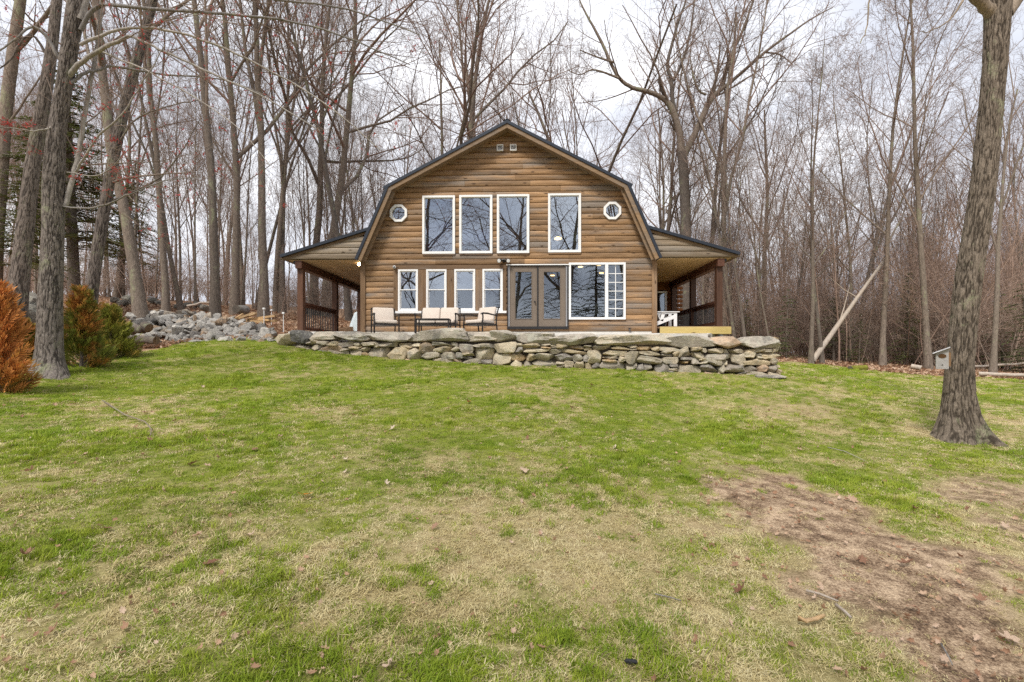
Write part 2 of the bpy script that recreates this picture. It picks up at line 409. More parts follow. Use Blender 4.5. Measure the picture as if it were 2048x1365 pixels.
_c = [P(*q) for q in _ctrl] + [np.array(q, float) for q in [
    (0, 60, 6), (20, 60, 2.2), (40, 60, 1.3), (70, 60, 1.2), (-40, 60, 8), (-60, 30, 6), (0, -10, -.7), (-15, -10, -.5), (15, -10, -.8),
    (40, -5, -.5), (-40, -5, 0), (40, 20, .6), (-25, 12, 2.2), (25, 8, .1), (0, 0, 0), (0, 14.5, 1.75), (4, 22, 2.1), (-4, 22, 2.6)]]
_c = np.array(_c); _n = len(_c)
def _phi(r): return r * r * np.log(r + 1e-9)
_K = _phi(np.linalg.norm(_c[:, None, :2] - _c[None, :, :2], axis=2)) + np.eye(_n) * 0.4
_A = np.zeros((_n + 3, _n + 3)); _A[:_n, :_n] = _K; _A[:_n, _n] = 1; _A[:_n, _n + 1:] = _c[:, :2]; _A[_n:, :_n] = _A[:_n, _n:].T
_w = np.linalg.solve(_A, np.r_[_c[:, 2], 0, 0, 0])
def ground_z(x, y):
    x = np.atleast_1d(np.asarray(x, float)); y = np.atleast_1d(np.asarray(y, float))
    xc, yc = np.clip(x, -70, 75), np.clip(y, -14, 70)
    z = np.empty(len(x))
    for s_ in range(0, len(x), 20000):
        q = slice(s_, s_ + 20000)
        d = np.hypot(xc[q, None] - _c[None, :, 0], yc[q, None] - _c[None, :, 1])
        z[q] = _phi(d) @ _w[:_n] + _w[_n] + _w[_n + 1] * xc[q] + _w[_n + 2] * yc[q]
    z = np.clip(z, -1.5, 9.5)
    z += (fbm2(x, y, .9, 5, 3) - .5) * .10 * sstep(1.5, 5, np.hypot(x, y)) + (fbm2(x, y, 3.1, 8, 2) - .5) * .035
    ins = (x > -7.4) & (x < 6.3) & (y > 13.3) & (y < 25.5)
    return np.where(ins, np.minimum(z, 1.9), z)
def gz(x, y): return float(ground_z([x], [y])[0])
def G(px, py, lo=1.2, hi=90):
    """point of the terrain seen at a place in the photograph"""
    d = ray(px, py); t = np.exp(np.linspace(math.log(lo), math.log(hi), 900))
    p = np.array([0, 0, EYE]) + t[:, None] * d
    below = p[:, 2] < ground_z(p[:, 0], p[:, 1])
    k = int(np.argmax(below)) if below.any() else len(t) - 1
    return p[k]

def poly_sd(x, y, poly):
    poly = np.array(poly, float); ins = np.zeros(len(x), bool); d = np.full(len(x), 1e9)
    for a, b in zip(poly, np.roll(poly, -1, 0)):
        e_ = b - a; t = np.clip(((x - a[0]) * e_[0] + (y - a[1]) * e_[1]) / (e_ @ e_), 0, 1)
        d = np.minimum(d, np.hypot(x - a[0] - t * e_[0], y - a[1] - t * e_[1]))
        c = ((a[1] > y) != (b[1] > y)) & (x < e_[0] * (y - a[1]) / (e_[1] + 1e-12) + a[0]); ins ^= c
    return np.where(ins, d, -d)
LAWN = [(-30, -8), (-30, 3), (-11.5, 4.5), (-9.6, 8.3), (-9.9, 10.8), (-10.2, 13.8), (-8.8, 14.6), (-6.9, 14.8), (-6.6, 15.2), (6.4, 15)] + \
       [tuple(P(px, 735, Y)[:2]) for px, Y in ((1580, 21), (1680, 19.6), (1800, 17.6), (1950, 16.6), (2048, 16.2))] + [(26, 14), (40, 5), (40, -8)]
BARE = [[tuple(G(*q)[:2]) for q in pl] for pl in (
    [(1330, 965), (1500, 940), (1640, 975), (1800, 1050), (2100, 1180), (2250, 1500), (1900, 1420), (1790, 1270), (1600, 1190), (1480, 1080), (1420, 1010)],
    [(1850, 985), (1980, 965), (2150, 980), (2200, 1100), (2048, 1085), (1930, 1030)],
    [(1480, 800), (1600, 785), (1700, 800), (1680, 835), (1540, 835)])]
def fields(x, y):
    """lawn weight, dryness, bareness at world positions"""
    n1 = fbm2(x, y, .55, 21, 4); n2 = fbm2(x, y, 1.9, 31, 4); n3 = fbm2(x, y, 5.5, 41, 3)
    lw = sstep(-.25, .25, poly_sd(x, y, LAWN) + (n2 - .5) * .9)
    bare = np.zeros(len(x))
    for k, pl in enumerate(BARE):
        bare = np.maximum(bare, sstep(-.22, .30, poly_sd(x, y, pl) + (n2 - .5) * 1.1 + (n3 - .5) * .7) * (1, .9, .4)[k])
    dry = .27 + .42 * sstep(5.4, 3.5, y - .12 * x) + .16 * sstep(1.0, 5.0, x) + .10 * sstep(-3.5, -7, x) * sstep(10, 6, y)
    dry = dry + (n1 - .5) * .95 + (n2 - .5) * 1.0 + (n3 - .5) * 1.1
    dry = np.where(y > 6, dry - .14 * sstep(6, 9, y) * sstep(6, 2, x), dry)
    return lw, np.clip(dry, 0, 1), bare

def axis(a, b, step, far, ratio=1.16):
    core = list(np.arange(a, b + step / 2, step)); s_ = step; hi = core[-1]
    while hi < far[1]: s_ *= ratio; hi += s_; core.append(hi)
    s_ = step; lo = core[0]; pre = []
    while lo > far[0]: s_ *= ratio; lo -= s_; pre.append(lo)
    return np.array(pre[::-1] + core)
gx, gy = axis(-13, 13, .13, (-600, 600)), axis(1.2, 17.5, .13, (-400, 900))
GX, GY = np.meshgrid(gx, gy); fx, fy = GX.ravel(), GY.ravel(); fz = ground_z(fx, fy)
nx, ny = len(gx), len(gy)
ii = (np.arange(ny - 1)[:, None] * nx + np.arange(nx - 1)[None]).ravel()
m_, t, b = newmat('ground_earth')
at = {k: nd(t, 'ShaderNodeAttribute', _attribute_name=k).outputs['Fac'] for k in ('lawn', 'dry', 'bare')}
wv = mapped(t, 'World'); n_f = noise(t, wv, 26, 6, .7); n_m = noise(t, wv, 6, 5, .65); n_s = noise(t, wv, 70, 3, .6)
green = ramp(t, n_f, [(.3, (.10, .13, .02)), (.7, (.25, .27, .05))])
straw = ramp(t, n_f, [(.3, (.26, .19, .095)), (.7, (.52, .42, .24))])
col = mix(t, at['dry'], green, straw)
soil = ramp(t, maths(t, 'ADD', maths(t, 'MULTIPLY', n_m, .55), maths(t, 'MULTIPLY', n_s, .45)), [(.37, (.08, .052, .034)), (.46, (.225, .15, .095)), (.60, (.56, .42, .28))])
col = mix(t, at['bare'], col, soil)
lit = ramp(t, maths(t, 'ADD', maths(t, 'MULTIPLY', n_m, .5), maths(t, 'MULTIPLY', n_f, .5)), [(.34, (.09, .055, .036)), (.5, (.29, .18, .11)), (.66, (.46, .32, .21))])
col = mix(t, at['lawn'], lit, col)
t.links.new(col, b.inputs['Base Color']); b.inputs['Roughness'].default_value = .95; b.inputs['Specular IOR Level'].default_value = .1
bump(t, b, maths(t, 'ADD', n_f, n_m), .8, .03)
M['ground'] = m_
me = fast_mesh('ground', np.stack([fx, fy, fz], 1), np.stack([ii, ii + 1, ii + nx + 1, ii + nx], 1), M['ground'], True)
for k, v in zip(('lawn', 'dry', 'bare'), fields(fx, fy)):
    me.attributes.new(k, 'FLOAT', 'POINT').data.foreach_set('value', v.astype(np.float32))
tag(link('ground', me), 'grassy slope with dry and bare patches running into leaf littered woods', None, None, 'structure')

# ------------------------------------------------------------------ log house
YF, YR, YB = 14.8, 14.38, 25.2
def fx_(px): return float(P(px, HOR, YF)[0])
def fz_(py, px=1030): return float(P(px, py, YF)[2])
XC = -0.545
house = thing('log_house', (XC, YF, 2.25), 0, 'brown log sided house with gambrel roof and open side porches above stone wall', 'house')
hw = 4.485                                            # half width of the body
PK, KN, LO, PR0, PR1 = (0, 8.64), (3.70, 6.70), (4.66, 4.46), (4.25, 5.42), (6.98, 4.60)
def wall_w(z):                                        # half width of the front wall under the roof
    return min(hw, 3.535 + .428 * (6.7 - z), max(0, (8.64 - z) * 1.907 - .33))
CH = .1745
prof = [(0, 0), (.035, .015), (.12, .025), (.34, .031), (.55, .032), (.78, .027), (.94, .015), (1, 0)]
def board(xl, xr, z0, z1, y, t0=0.0, t1=1.0, mat='siding', fl=None, fr=None, parent=None):
    """one rounded siding board, front towards -Y, between two ends that may slope"""
    ts = sorted({t0, t1} | {q[0] for q in prof if t0 < q[0] < t1})
    dep = np.interp(ts, [q[0] for q in prof], [q[1] for q in prof])
    pr = [(z0 + (z1 - z0) * a, -d) for a, d in zip(ts, dep)] + [(z0 + (z1 - z0) * t1, .025), (z0 + (z1 - z0) * t0, .025)]
    v = []
    for fn, x in ((fl, xl), (fr, xr)):
        for z, d in pr: v.append((x if fn is None else fn(z), y + d, z))
    n = len(pr)
    f = [tuple(range(n)), tuple(range(2 * n - 1, n - 1, -1))] + [((i + 1) % n, i, i + n, (i + 1) % n + n) for i in range(n)]
    mb = MB(); mb.add(v, f); return mb.build('siding_board', M[mat], parent or house)

rnd = random.Random(4)
OCT = [(fx_(798), fz_(426)), (fx_(1224), fz_(424.5))]
oct_a = 12.0 / 64.2
UPW = [(845.5, 910.5, 391.5, 508), (919, 985, 391, 507.5), (994, 1058.5, 390.5, 507.5), (1096, 1161.5, 389.5, 506.5)]
DHW = [(797, 837), (853, 894), (909, 951), (965, 1006)]
rects = [(fx_(a) + .02, fx_(b_) - .02, fz_(d) + .02, fz_(c) - .02) for a, b_, c, d in UPW]
rects += [(fx_(788), fx_(1012.5), fz_(623), fz_(532.5))]
rects += [(fx_(1014.5), fx_(1136.5), fz_(659), fz_(531))]
rects += [(fx_(1138), fx_(1249.5), fz_(639), fz_(528))]
rects += [(cx - oct_a, cx + oct_a, cz - oct_a, cz + oct_a) for cx, cz in OCT]
z = 2.25
while z < 8.47:
    z0, z1 = z, z + CH - .003; zt = min(z1, 8.46); z += CH
    L0 = XC - max(wall_w(z0), wall_w(zt)) ; R0 = XC + max(wall_w(z0), wall_w(zt))
    if L0 >= R0 - .1: continue
    cuts = sorted({L0, R0} | {q for r_ in rects if r_[2] < zt and r_[3] > z0 for q in r_[:2] if L0 < q < R0})
    x = L0 + rnd.uniform(.8, 3.2)
    while x < R0 - .6:
        if all(abs(x - c) > .35 for c in cuts): cuts.append(x)
        x += rnd.uniform(1.7, 4.2)
    cuts = sorted(cuts)
    for a, c in zip(cuts, cuts[1:]):
        mid = (a + c) / 2; spans = [(z0, zt)]
        for r_ in rects:
            if r_[0] < mid < r_[1] and r_[2] < zt and r_[3] > z0:
                spans = [s_ for p0, p1 in spans for s_ in ((p0, min(p1, r_[2])), (max(p0, r_[3]), p1)) if s_[1] - s_[0] > .012]
        for p0, p1 in spans:
            fl = (lambda q: XC - wall_w(q)) if a == L0 else None
            fr = (lambda q: XC + wall_w(q)) if c == R0 else None
            board(a + (.0015 if fl is None else 0), c - (.0015 if fr is None else 0), z0, z0 + CH - .003, YF, (p0 - z0) / (CH - .003), min(1, (p1 - z0) / (CH - .003)), 'siding', fl, fr)
# corner boards, sill strip, side walls
for s_ in (-1, 1):
    x = XC + s_ * (hw + .045)
    MB().box(x - .075, x + .075, YF - .075, YF + .09, 2.2, 4.62).build('corner_board', M['trim'], house)
z = 2.25
for k in range(14):
    for s_ in (-1, 1):
        x = XC + s_ * hw
        pr = [(x + s_ * d, z + CH * a) for a, d in prof] + [(x - s_ * .02, z + CH * .995), (x - s_ * .02, z)]
        MB().prism(pr, YF + .1, YB).build('siding_board', M['side_siding'], house)
    z += CH
MB().box(XC - hw - .05, XC + hw + .05, YF - .02, YB, 1.6, 2.247).build('foundation', M['concrete'], house)
back = [(XC - hw, 2.25), (XC + hw, 2.25), (XC + hw, 4.6), (XC + 3.6, 6.55), (XC, 8.4), (XC - 3.6, 6.55), (XC - hw, 4.6)]
MB().prism(back, YB - .1, YB).build('back_wall', M['siding'], house)

# interior seen through the panes
MB().box(XC - hw + .05, XC + hw - .05, 19.6, 19.7, 2.39, 4.66).build('interior_wall', M['inred'], house)
MB().box(XC - hw + .05, XC + hw - .05, YF + .12, 19.7, 2.30, 2.385).build('interior_floor', M['infloor'], house)
MB().box(XC - hw + .05, XC + hw - .05, YF + .03, 19.7, 4.665, 4.78).build('interior_ceiling', M['ingray'], house)
MB().box(XC - 3.7, XC + 3.7, 18.2, 18.3, 4.79, 6.9).build('interior_wall', M['inblue'], house)
MB().box(XC - 3.7, XC + 3.7, YF + .03, 18.3, 6.72, 6.8).build('interior_ceiling', M['ingray'], house)
for px, dx, Y in ((1087, 0, 16.5), (1096, 0, 17.6), (1105, 0, 18.7), (1161, 0, 16.9), (1157, 0, 15.9), (1198, 0, 16.6), (1203, 0, 18.2)):
    x, y_ = float(P(px, 560, Y)[0]), Y
    MB().tube([(x, y_, 4.664), (x, y_, 4.645)], [.085, .085], 14).build('downlight', M['can'], house)
q = P(1116, 477, 16.6); lr = MB().tube([(q[0], 16.6, 6.72), (q[0], 16.6, q[2] + .05)], [.012, .012], 8).build('pendant_rod', M['black'], house)
MB().tube([(q[0], 16.6, q[2] + .05), (q[0], 16.6, q[2] + .02), (q[0], 16.6, q[2] - .03)], [.05, .12, .13], 16).build('pendant_lamp', M['can'], lr)
for px0, px1, py0, py1 in ((852, 905, 440, 505), (924, 980, 455, 480)):  # added sheets behind two upper panes, imitating a blue reflection by colour
    cv = MB(); a, c, d, e_ = fx_(px0), fx_(px1), fz_(py1), fz_(py0); nn_ = 24
    pv = [(a + (c - a) * i / nn_, YF + .22 + .035 * math.sin(i * 1.9), z_) for z_ in (d, e_) for i in range(nn_ + 1)]
    cv.add(pv, [(i, i + 1, i + nn_ + 2, i + nn_ + 1) for i in range(nn_)]); cv.build('blue_reflection_sheet', M['blue_reflection_sheet'], house)

# roof: gambrel slopes and porch slopes
def slope(A, B, y0, y1, s_, up=0.0, tm=.085, fas=True, ext=(0, 0), peak=False, inner=False):
    A = np.array([XC + s_ * A[0], A[1]]); B = np.array([XC + s_ * B[0], B[1]]); d = (B - A) / np.linalg.norm(B - A)
    n = np.array([-d[1], d[0]]) * (1 if s_ > 0 else -1)
    n = n if n[1] > 0 else -n
    A = A - d * ext[0]; B = B + d * ext[1]
    top = lambda o, e0: (A + np.array([s_ * .002, o / n[1]])) if peak else (A + d * e0 + n * o)
    q = lambda o0, o1, e0=0, e1=0: [top(o0, e0), B - d * e1 + n * o0, B - d * e1 + n * o1, top(o1, e0)]
    roof = MB().prism(q(0, -tm), y0 - .03, y1).build('roof', M['metal_roof'], house)
    MB().prism(q(-tm - .002, -tm - .075, .02, .02), y0 + .05, y1 - .05).build('roof_deck', M['rake'], house)
    if fas:
        MB().prism(q(-tm - .003, -tm - .12, .015, .015), y0, y0 + .045).build('rake_board', M['rake'], house)
        if inner: MB().prism(q(-tm - .08, -tm - .20, .04, .06), y0 + .12, y0 + .16).build('rake_board', M['rake'], house)
    # standing seams
    L_ = np.linalg.norm(B - A)
    for k in range(1, int((y1 - y0) / .6)):
        yy = y0 + k * .6; MB().prism(q(.025, 0), yy, yy + .02).build('seam', M['metal_roof'], roof)
for s_ in (-1, 1):
    slope(PK, KN, YR, YB + .3, s_, ext=(0, .10), peak=True)
    slope((KN[0] + .0, KN[1] - .03), LO, YR + .004, YB + .3, s_, ext=(0, 0), inner=True)
    slope(PR0, PR1, YR + .008, (YB - .2), s_, fas=False)
MB().prism([(XC - .10, 8.615), (XC, 8.675), (XC + .10, 8.615), (XC, 8.65)], YR - .04, YB + .31).build('ridge_cap', M['metal_roof'], house)
# porch gables, ceilings, beams, posts
for s_ in (-1, 1):
    zz = 4.475
    while zz < 5.25:
        def outer(q): return XC + s_ * (PR0[0] + (PR0[1] - .10 - q) / (PR0[1] - PR1[1]) * (PR1[0] - PR0[0]))
        def inner(q): return XC + s_ * (3.70 + .428 * (6.70 - q) - .02)
        zt = min(zz + CH, 5.30)
        fl, fr = (inner, outer) if s_ > 0 else (outer, inner)
        if abs(outer(zt) - inner(zt)) > .12 and (outer(zt) - inner(zt)) * s_ > 0:
            board(0, 0, zz, zz + CH - .003, YR + .10, 0, min(1, (zt - zz) / CH), 'siding_gray', fl, fr)
        zz += CH
    a, c = XC + s_ * (hw + .02), XC + s_ * 6.78
    x0, x1 = min(a, c), max(a, c); yb = YB - .3 if s_ < 0 else 19.3
    nb = 13
    for k in range(nb):
        u0, u1 = x0 + (x1 - x0) * k / nb, x0 + (x1 - x0) * (k + 1) / nb
        MB().box(u0 + .002, u1 - .002, YR + .15, yb, 4.445, 4.468).build('ceiling_board', M['ply' if s_ < 0 else 'pine'], house)
    x = XC + s_ * 6.47
    MB().box(x - .10, x + .10, YF - .28, yb, 4.21, 4.443).build('beam', M['beam'], house)
    MB().box(XC + s_ * 6.60 - .05, XC + s_ * 6.60 + .25 * 0 + .05, YR + .18, yb, 4.36, 4.44).build('eave_board', M['black'], house)
    # posts
    Ys = (14.72, 17.38, 20.0) if s_ < 0 else (14.72, 16.95, 19.1)
    zb = 2.25 if s_ < 0 else 2.39
    for Yp in Ys:
        MB().box(x - .088, x + .088, Yp - .088, Yp + .088, zb, 4.209).build('post', M['post'], house)
    for Ya, Yc in list(zip(Ys, Ys[1:]))[:1 if s_ < 0 else 2]:
        rl = MB().box(x - .07, x + .07, Ya + .09, Yc - .09, 3.12, 3.19).build('railing', M['beam'], house)
        MB().box(x - .03, x + .03, Ya + .09, Yc - .09, 3.04, 3.118).build('rail', M['beam'], rl)
        MB().box(x - .03, x + .03, Ya + .09, Yc - .09, zb + .07, zb + .16).build('rail', M['beam'], rl)
        nbal = 18
        bme = MB().box(-.0115, .0115, -.0115, .0115, zb + .162, 3.038)
        bme = mesh('baluster', bme.v, bme.f, M['black'])
        for k in range(nbal):
            ob = link('baluster', bme, rl)
            ob.location = (x - XC, Ya + .09 + (Yc - Ya - .18) * (k + .5) / nbal - YF, -2.25)
# left porch slab, right porch deck
MB().box(XC - 6.75, XC - hw - .06, YF - .35, YB - .4, 1.9, 2.245).build('porch_slab', M['concrete'], house)
dx0, dx1 = XC + hw + .14, XC + 6.70
for k in range(36):
    y0 = YF - .36 + k * .128
    MB().box(dx0, dx1, y0, y0 + .122, 2.345, 2.388).build('deck_board', M['deck'], house)
MB().box(dx0 - .02, dx1 + .02, YF - .40, YF - .362, 2.155, 2.372).build('rim_joist', M['treated'], house)
MB().box(dx1 + .002, dx1 + .04, YF - .36, 19.2, 2.155, 2.344).build('rim_joist', M['treated'], house)
MB().tube([(dx1 - .18, YF - .1, .6), (dx1 - .18, YF - .1, 2.344)], [.07, .07], 12).build('deck_support', M['steel'], house)
# wing behind the right porch with glass door
zz = 2.39
rd = (fx_(1309), 0)
dxa, dxb = float(P(1307, 600, 19.25)[0]) - .12, float(P(1333, 600, 19.25)[0])
while zz < 4.45:
    zt = min(zz + CH - .003, 4.44)
    if zz < 4.05:
        board(dxb + .0, XC + 6.62, zz, zz + CH - .003, 19.3, 0, (zt - zz) / (CH - .003), 'red_siding')
    else:
        board(XC + hw + .03, XC + 6.62, zz, zz + CH - .003, 19.3, 0, (zt - zz) / (CH - .003), 'red_siding')
    zz += CH
pd = MB().frame(dxa, dxb, 2.40, 4.09, .07, 19.21, 19.30).build('porch_door', M['white'], house)
MB().box(dxa + .07, dxb - .07, 19.25, 19.262, 2.48, 4.01).build('pane', M['dglass'], pd)
MB().box(dxa - .1, dxb + .2, 19.9, 20.0, 2.4, 4.3).build('wing_interior', M['inred'], house)
for s_, q in ((1, XC + 6.62),):
    zz = 2.39
    while zz < 4.4:
        MB().tube([(q + .02, 19.25, zz + CH / 2), (q + .24, 19.25, zz + CH / 2)], [.075, .06], 8).build('log_end', M['red_siding'], house); zz += CH
MB().box(XC + 6.52, XC + 6.62, 19.33, YB - .2, 2.2, 4.45).build('wing_wall', M['side_siding'], house)

# windows
def window(name, a, c, z0, z1, t_, glass='glass', y0=YF - .075, y1=YF + .06, label=None):
    wd = MB().frame(a, c, z0, z1, t_, y0, y1).build(name, M['white'], house)
    if label: wd['label'] = label
    MB().box(a + t_ + .001, c - t_ - .001, YF - .012, YF - .004, z0 + t_ + .001, z1 - t_ - .001).build('pane', M[glass], wd)
    MB().frame(a + t_ + .001, c - t_ - .001, z0 + t_ + .001, z1 - t_ - .001, .018, YF - .035, YF - .014).build('glazing_bead', M['white'], wd)
    return wd
for a, c, d, e_ in UPW:
    wd = window('tall_window', fx_(a), fx_(c), fz_(e_), fz_(d), .062)
    MB().box(fx_(a) + .01, fx_(c) - .01, YF - .062, YF - .03, fz_(e_) - .045, fz_(e_) - .002).build('sill', M['trim_h'], wd)
for cx, cz in OCT:
    ring = []
    for r_ in (17.2 / 64.2 / math.cos(R(22.5)), 12.6 / 64.2 / math.cos(R(22.5))):
        ring.append([(cx + r_ * math.cos(R(22.5 + 45 * k)), cz + r_ * math.sin(R(22.5 + 45 * k))) for k in range(8)])
    mb = MB(); y0, y1 = YF - .08, YF + .03
    v = [(x, y, z_) for rr in ring for y in (y0, y1) for x, z_ in rr]
    f = []
    for k in range(8):
        j = (k + 1) % 8
        f += [(k, j, 16 + j, 16 + k), (8 + j, 8 + k, 24 + k, 24 + j), (k, 8 + k, 8 + j, j), (16 + j, 24 + j, 24 + k, 16 + k)]
    mb.add(v, f); wd = mb.build('octagonal_window', M['white'], house)
    MB().prism(ring[1], YF - .02, YF - .012).build('pane', M['glass'], wd)
# grouped double hung windows with flat boards between
zs, zh, zt = fz_(622.5), fz_(539), fz_(532.5)
edges = [788] + [q for w_ in DHW for q in w_] + [1012.5]
for a, c in zip(edges[0::2], edges[1::2]):
    MB().box(fx_(a), fx_(c), YF - .058, YF + .02, zs, zh).build('trim_board', M['trim'], house)
MB().box(fx_(788) - .01, fx_(1012.5), YF - .066, YF + .02, zh + .002, zt + .03).build('trim_board', M['trim_h'], house)
MB().box(fx_(789.5), fx_(1013), YF - .10, YF + .02, fz_(627), zs - .001).build('window_sill', M['white'], house)
for k, (a, c) in enumerate(DHW):
    x0, x1 = fx_(a) + .004, fx_(c) - .004; zm = (zs + zh) / 2 + .01
    wd = MB().frame(x0, x1, zs + .002, zh, .05, YF - .072, YF + .06).build('sash_window', M['white'], house)
    up = MB().frame(x0 + .051, x1 - .051, zm - .005, zh - .051, .028, YF - .04, YF - .012).build('upper_sash', M['white'], wd)
    lo = MB().frame(x0 + .051, x1 - .051, zs + .053, zm + .03, .034, YF - .008, YF + .022).build('lower_sash', M['white'], wd)
    MB().box(x0 + .08, x1 - .08, YF - .03, YF - .024, zm + .024, zh - .08).build('pane', M['glass'], up)
    MB().box(x0 + .086, x1 - .086, YF + .002, YF + .008, zs + .088, zm - .006).build('pane', M['glass_low'], lo)
# picture window with gridded side light
x0, x1, z0, z1 = fx_(1137.2), fx_(1250.3), fz_(640), fz_(527.2)
xm0, xm1 = fx_(1209.5), fx_(1215.5)
pw = MB().frame(x0, x1, z0, z1, .066, YF - .085, YF + .06)
pw.box(xm0, xm1, YF - .085, YF + .06, z0 + .066, z1 - .066); pw = pw.build('picture_window', M['white'], house)
MB().box(x0 + .067, xm0 - .001, YF - .012, YF - .004, z0 + .067, z1 - .067).build('pane', M['glass_low'], pw)
gx0, gx1, gz0, gz1 = xm1 + .002, x1 - .068, z0 + .068, z1 - .068
for i in range(2):
    for j in range(6):
        a, c = gx0 + (gx1 - gx0) * i / 2, gx0 + (gx1 - gx0) * (i + 1) / 2; d, e_ = gz0 + (gz1 - gz0) * j / 6, gz0 + (gz1 - gz0) * (j + 1) / 6
        MB().box(a + .004, c - .004, YF - .012, YF - .004, d + .004, e_ - .004).build('pane', M['dglass'], pw)
MB().box((gx0 + gx1) / 2 - .011, (gx0 + gx1) / 2 + .011, YF - .03, YF - .013, gz0, gz1).build('muntin', M['white'], pw)
for j in range(1, 6):
    zc = gz0 + (gz1 - gz0) * j / 6; MB().box(gx0, gx1, YF - .027, YF - .0125, zc - .011, zc + .011).build('muntin', M['white'], pw)
# french doors
x0, x1, z0, z1 = fx_(1014.5), fx_(1136.4), fz_(658.8), fz_(531.5)
df = MB().frame(x0, x1, z0, z1, .035, YF - .095, YF + .06, .075).build('door_frame', M['black'], house)
MB().box(x0 - .02, x1 + .02, YF - .12, YF - .097, z1 - .012, z1 + .018).build('screen_track', M['white'], df)
for q in (x0 + .037, x1 - .08): MB().box(q, q + .043, YF - .085, YF - .03, z0 + .08, z1 - .04).build('screen_track', M['screen'], df)
xm = (x0 + x1) / 2
MB().box(xm - .016, xm + .016, YF - .09, YF - .01, z0 + .08, z1 - .04).build('astragal', M['black'], df)
for a, c, hs in ((x0 + .083, xm - .018, 1), (xm + .018, x1 - .083, -1)):
    dd = MB().frame(a, c, z0 + .078, z1 - .038, .15, YF - .055, YF - .01, .22).build('door', M['taupe'], house)
    MB().frame(a + .151, c - .151, z0 + .299, z1 - .189, .022, YF - .066, YF - .02).build('glazing_bead', M['taupe'], dd)
    MB().box(a + .174, c - .174, YF - .035, YF - .028, z0 + .322, z1 - .212).build('pane', M['dglass'], dd)
    if hs > 0:
        kx, kz = c - .07, fz_(605)
        MB().tube([(kx, YF - .05, kz), (kx, YF - .085, kz), (kx, YF - .10, kz), (kx, YF - .13, kz)], [.028, .012, .03, .022], 12).build('knob', M['black'], dd)
        bl = MB()
        for k in range(54):
            zz = z0 + .36 + k * ((z1 - .24 - z0 - .36) / 54)
            bl.box(a + .185, c - .185, YF + .01, YF + .03, zz, zz + .018)
        bl.build('blind', M['ingray'], dd)
# gable vents
for px in (1000.3, 1026.7):
    a, c, d, e_ = fx_(px - 6.4), fx_(px + 6.4), fz_(303.5), fz_(291)
    vt = MB().frame(a, c, d, e_, .022, YF - .085, YF - .02).build('gable_vent', M['white'], house)
    MB().box(a + .02, c - .02, YF - .045, YF - .03, d + .02, e_ - .02).build('vent_back', M['black'], vt)
    for k in range(4):
        zz = d + .034 + k * (e_ - d - .05) / 4
        MB().add([(a + .022, YF - .082, zz), (c - .022, YF - .082, zz), (c - .022, YF - .05, zz + .024), (a + .022, YF - .05, zz + .024),
                  (a + .022, YF - .082, zz - .006), (c - .022, YF - .082, zz - .006), (c - .022, YF - .05, zz + .018), (a + .022, YF - .05, zz + .018)],
                 [(0, 1, 2, 3), (7, 6, 5, 4), (0, 4, 5, 1), (3, 2, 6, 7), (0, 3, 7, 4), (1, 5, 6, 2)]).build('slat', M['white'], vt)

# fittings on the wall
fl = thing('flood_light', (fx_(1008), YF - .05, fz_(522)), 0, 'twin headed dark flood light above the french doors', 'flood light')
MB().tube([(0, .04, 0), (0, -.02, 0)], [.06, .06], 14).build('base', M['bronze'], fl, local=True)
MB().tube([(-.1, -.06, -.02), (0, -.04, .02), (.1, -.06, -.03)], [.03, .035, .03], 8).build('arm', M['bronze'], fl, local=True)
for s_ in (-1, 1):
    hd = MB().tube([(s_ * .10, -.05, 0), (s_ * .12, -.12, -.02), (s_ * .14, -.2, -.05)], [.03, .06, .065], 14).build('lamp_head', M['bronze'], fl, True, True)
    MB().tube([(s_ * .14, -.199, -.05), (s_ * .141, -.207, -.053)], [.055, .05], 14).build('lens', M['white'], hd, local=True)
cm = thing('security_camera', (fx_(791), YF - .06, fz_(534.5)), 0, 'small white round security camera at corner of window trim', 'camera')
MB().tube([(0, .03, 0), (0, -.04, 0), (.005, -.1, -.01), (.008, -.13, -.012)], [.035, .04, .045, .04], 14).build('body', M['white'], cm, True, True)
MB().tube([(.008, -.129, -.012), (.009, -.136, -.013)], [.028, .026], 12).build('lens', M['black'], cm, local=True)
pl = thing('porch_light', (XC - hw - .12, YF + .15, fz_(523)), 0, 'lit bulb lamp on house corner under the plywood porch ceiling', 'wall lamp')
MB().tube([(.06, 0, .03), (-.02, 0, .03), (-.05, 0, .0)], [.05, .045, .04], 12).build('socket', M['bronze'], pl, local=True)
q = MB().tube([(-.06, -.01, -.0), (-.08, -.012, -.015), (-.11, -.015, -.04), (-.14, -.018, -.065), (-.155, -.02, -.08)], [.018, .035, .048, .035, .008], 12).build('bulb', M['bulb'], pl, True, True)
sp = thing('hose_tap', (fx_(1258), YF - .05, 2.27), 0, 'small black hose tap low on the wall under picture window', 'tap')
MB().tube([(0, .03, .03), (0, -.06, .03), (0, -.09, -.03)], [.018, .022, .02], 8).build('spout', M['black'], sp, local=True)
MB().tube([(-.045, -.05, .075), (.045, -.05, .075)], [.014, .014], 8).build('handle', M['black'], sp, local=True)
MB().tube([(0, -.05, .035), (0, -.05, .075)], [.01, .01], 8).build('stem', M['black'], sp, local=True)

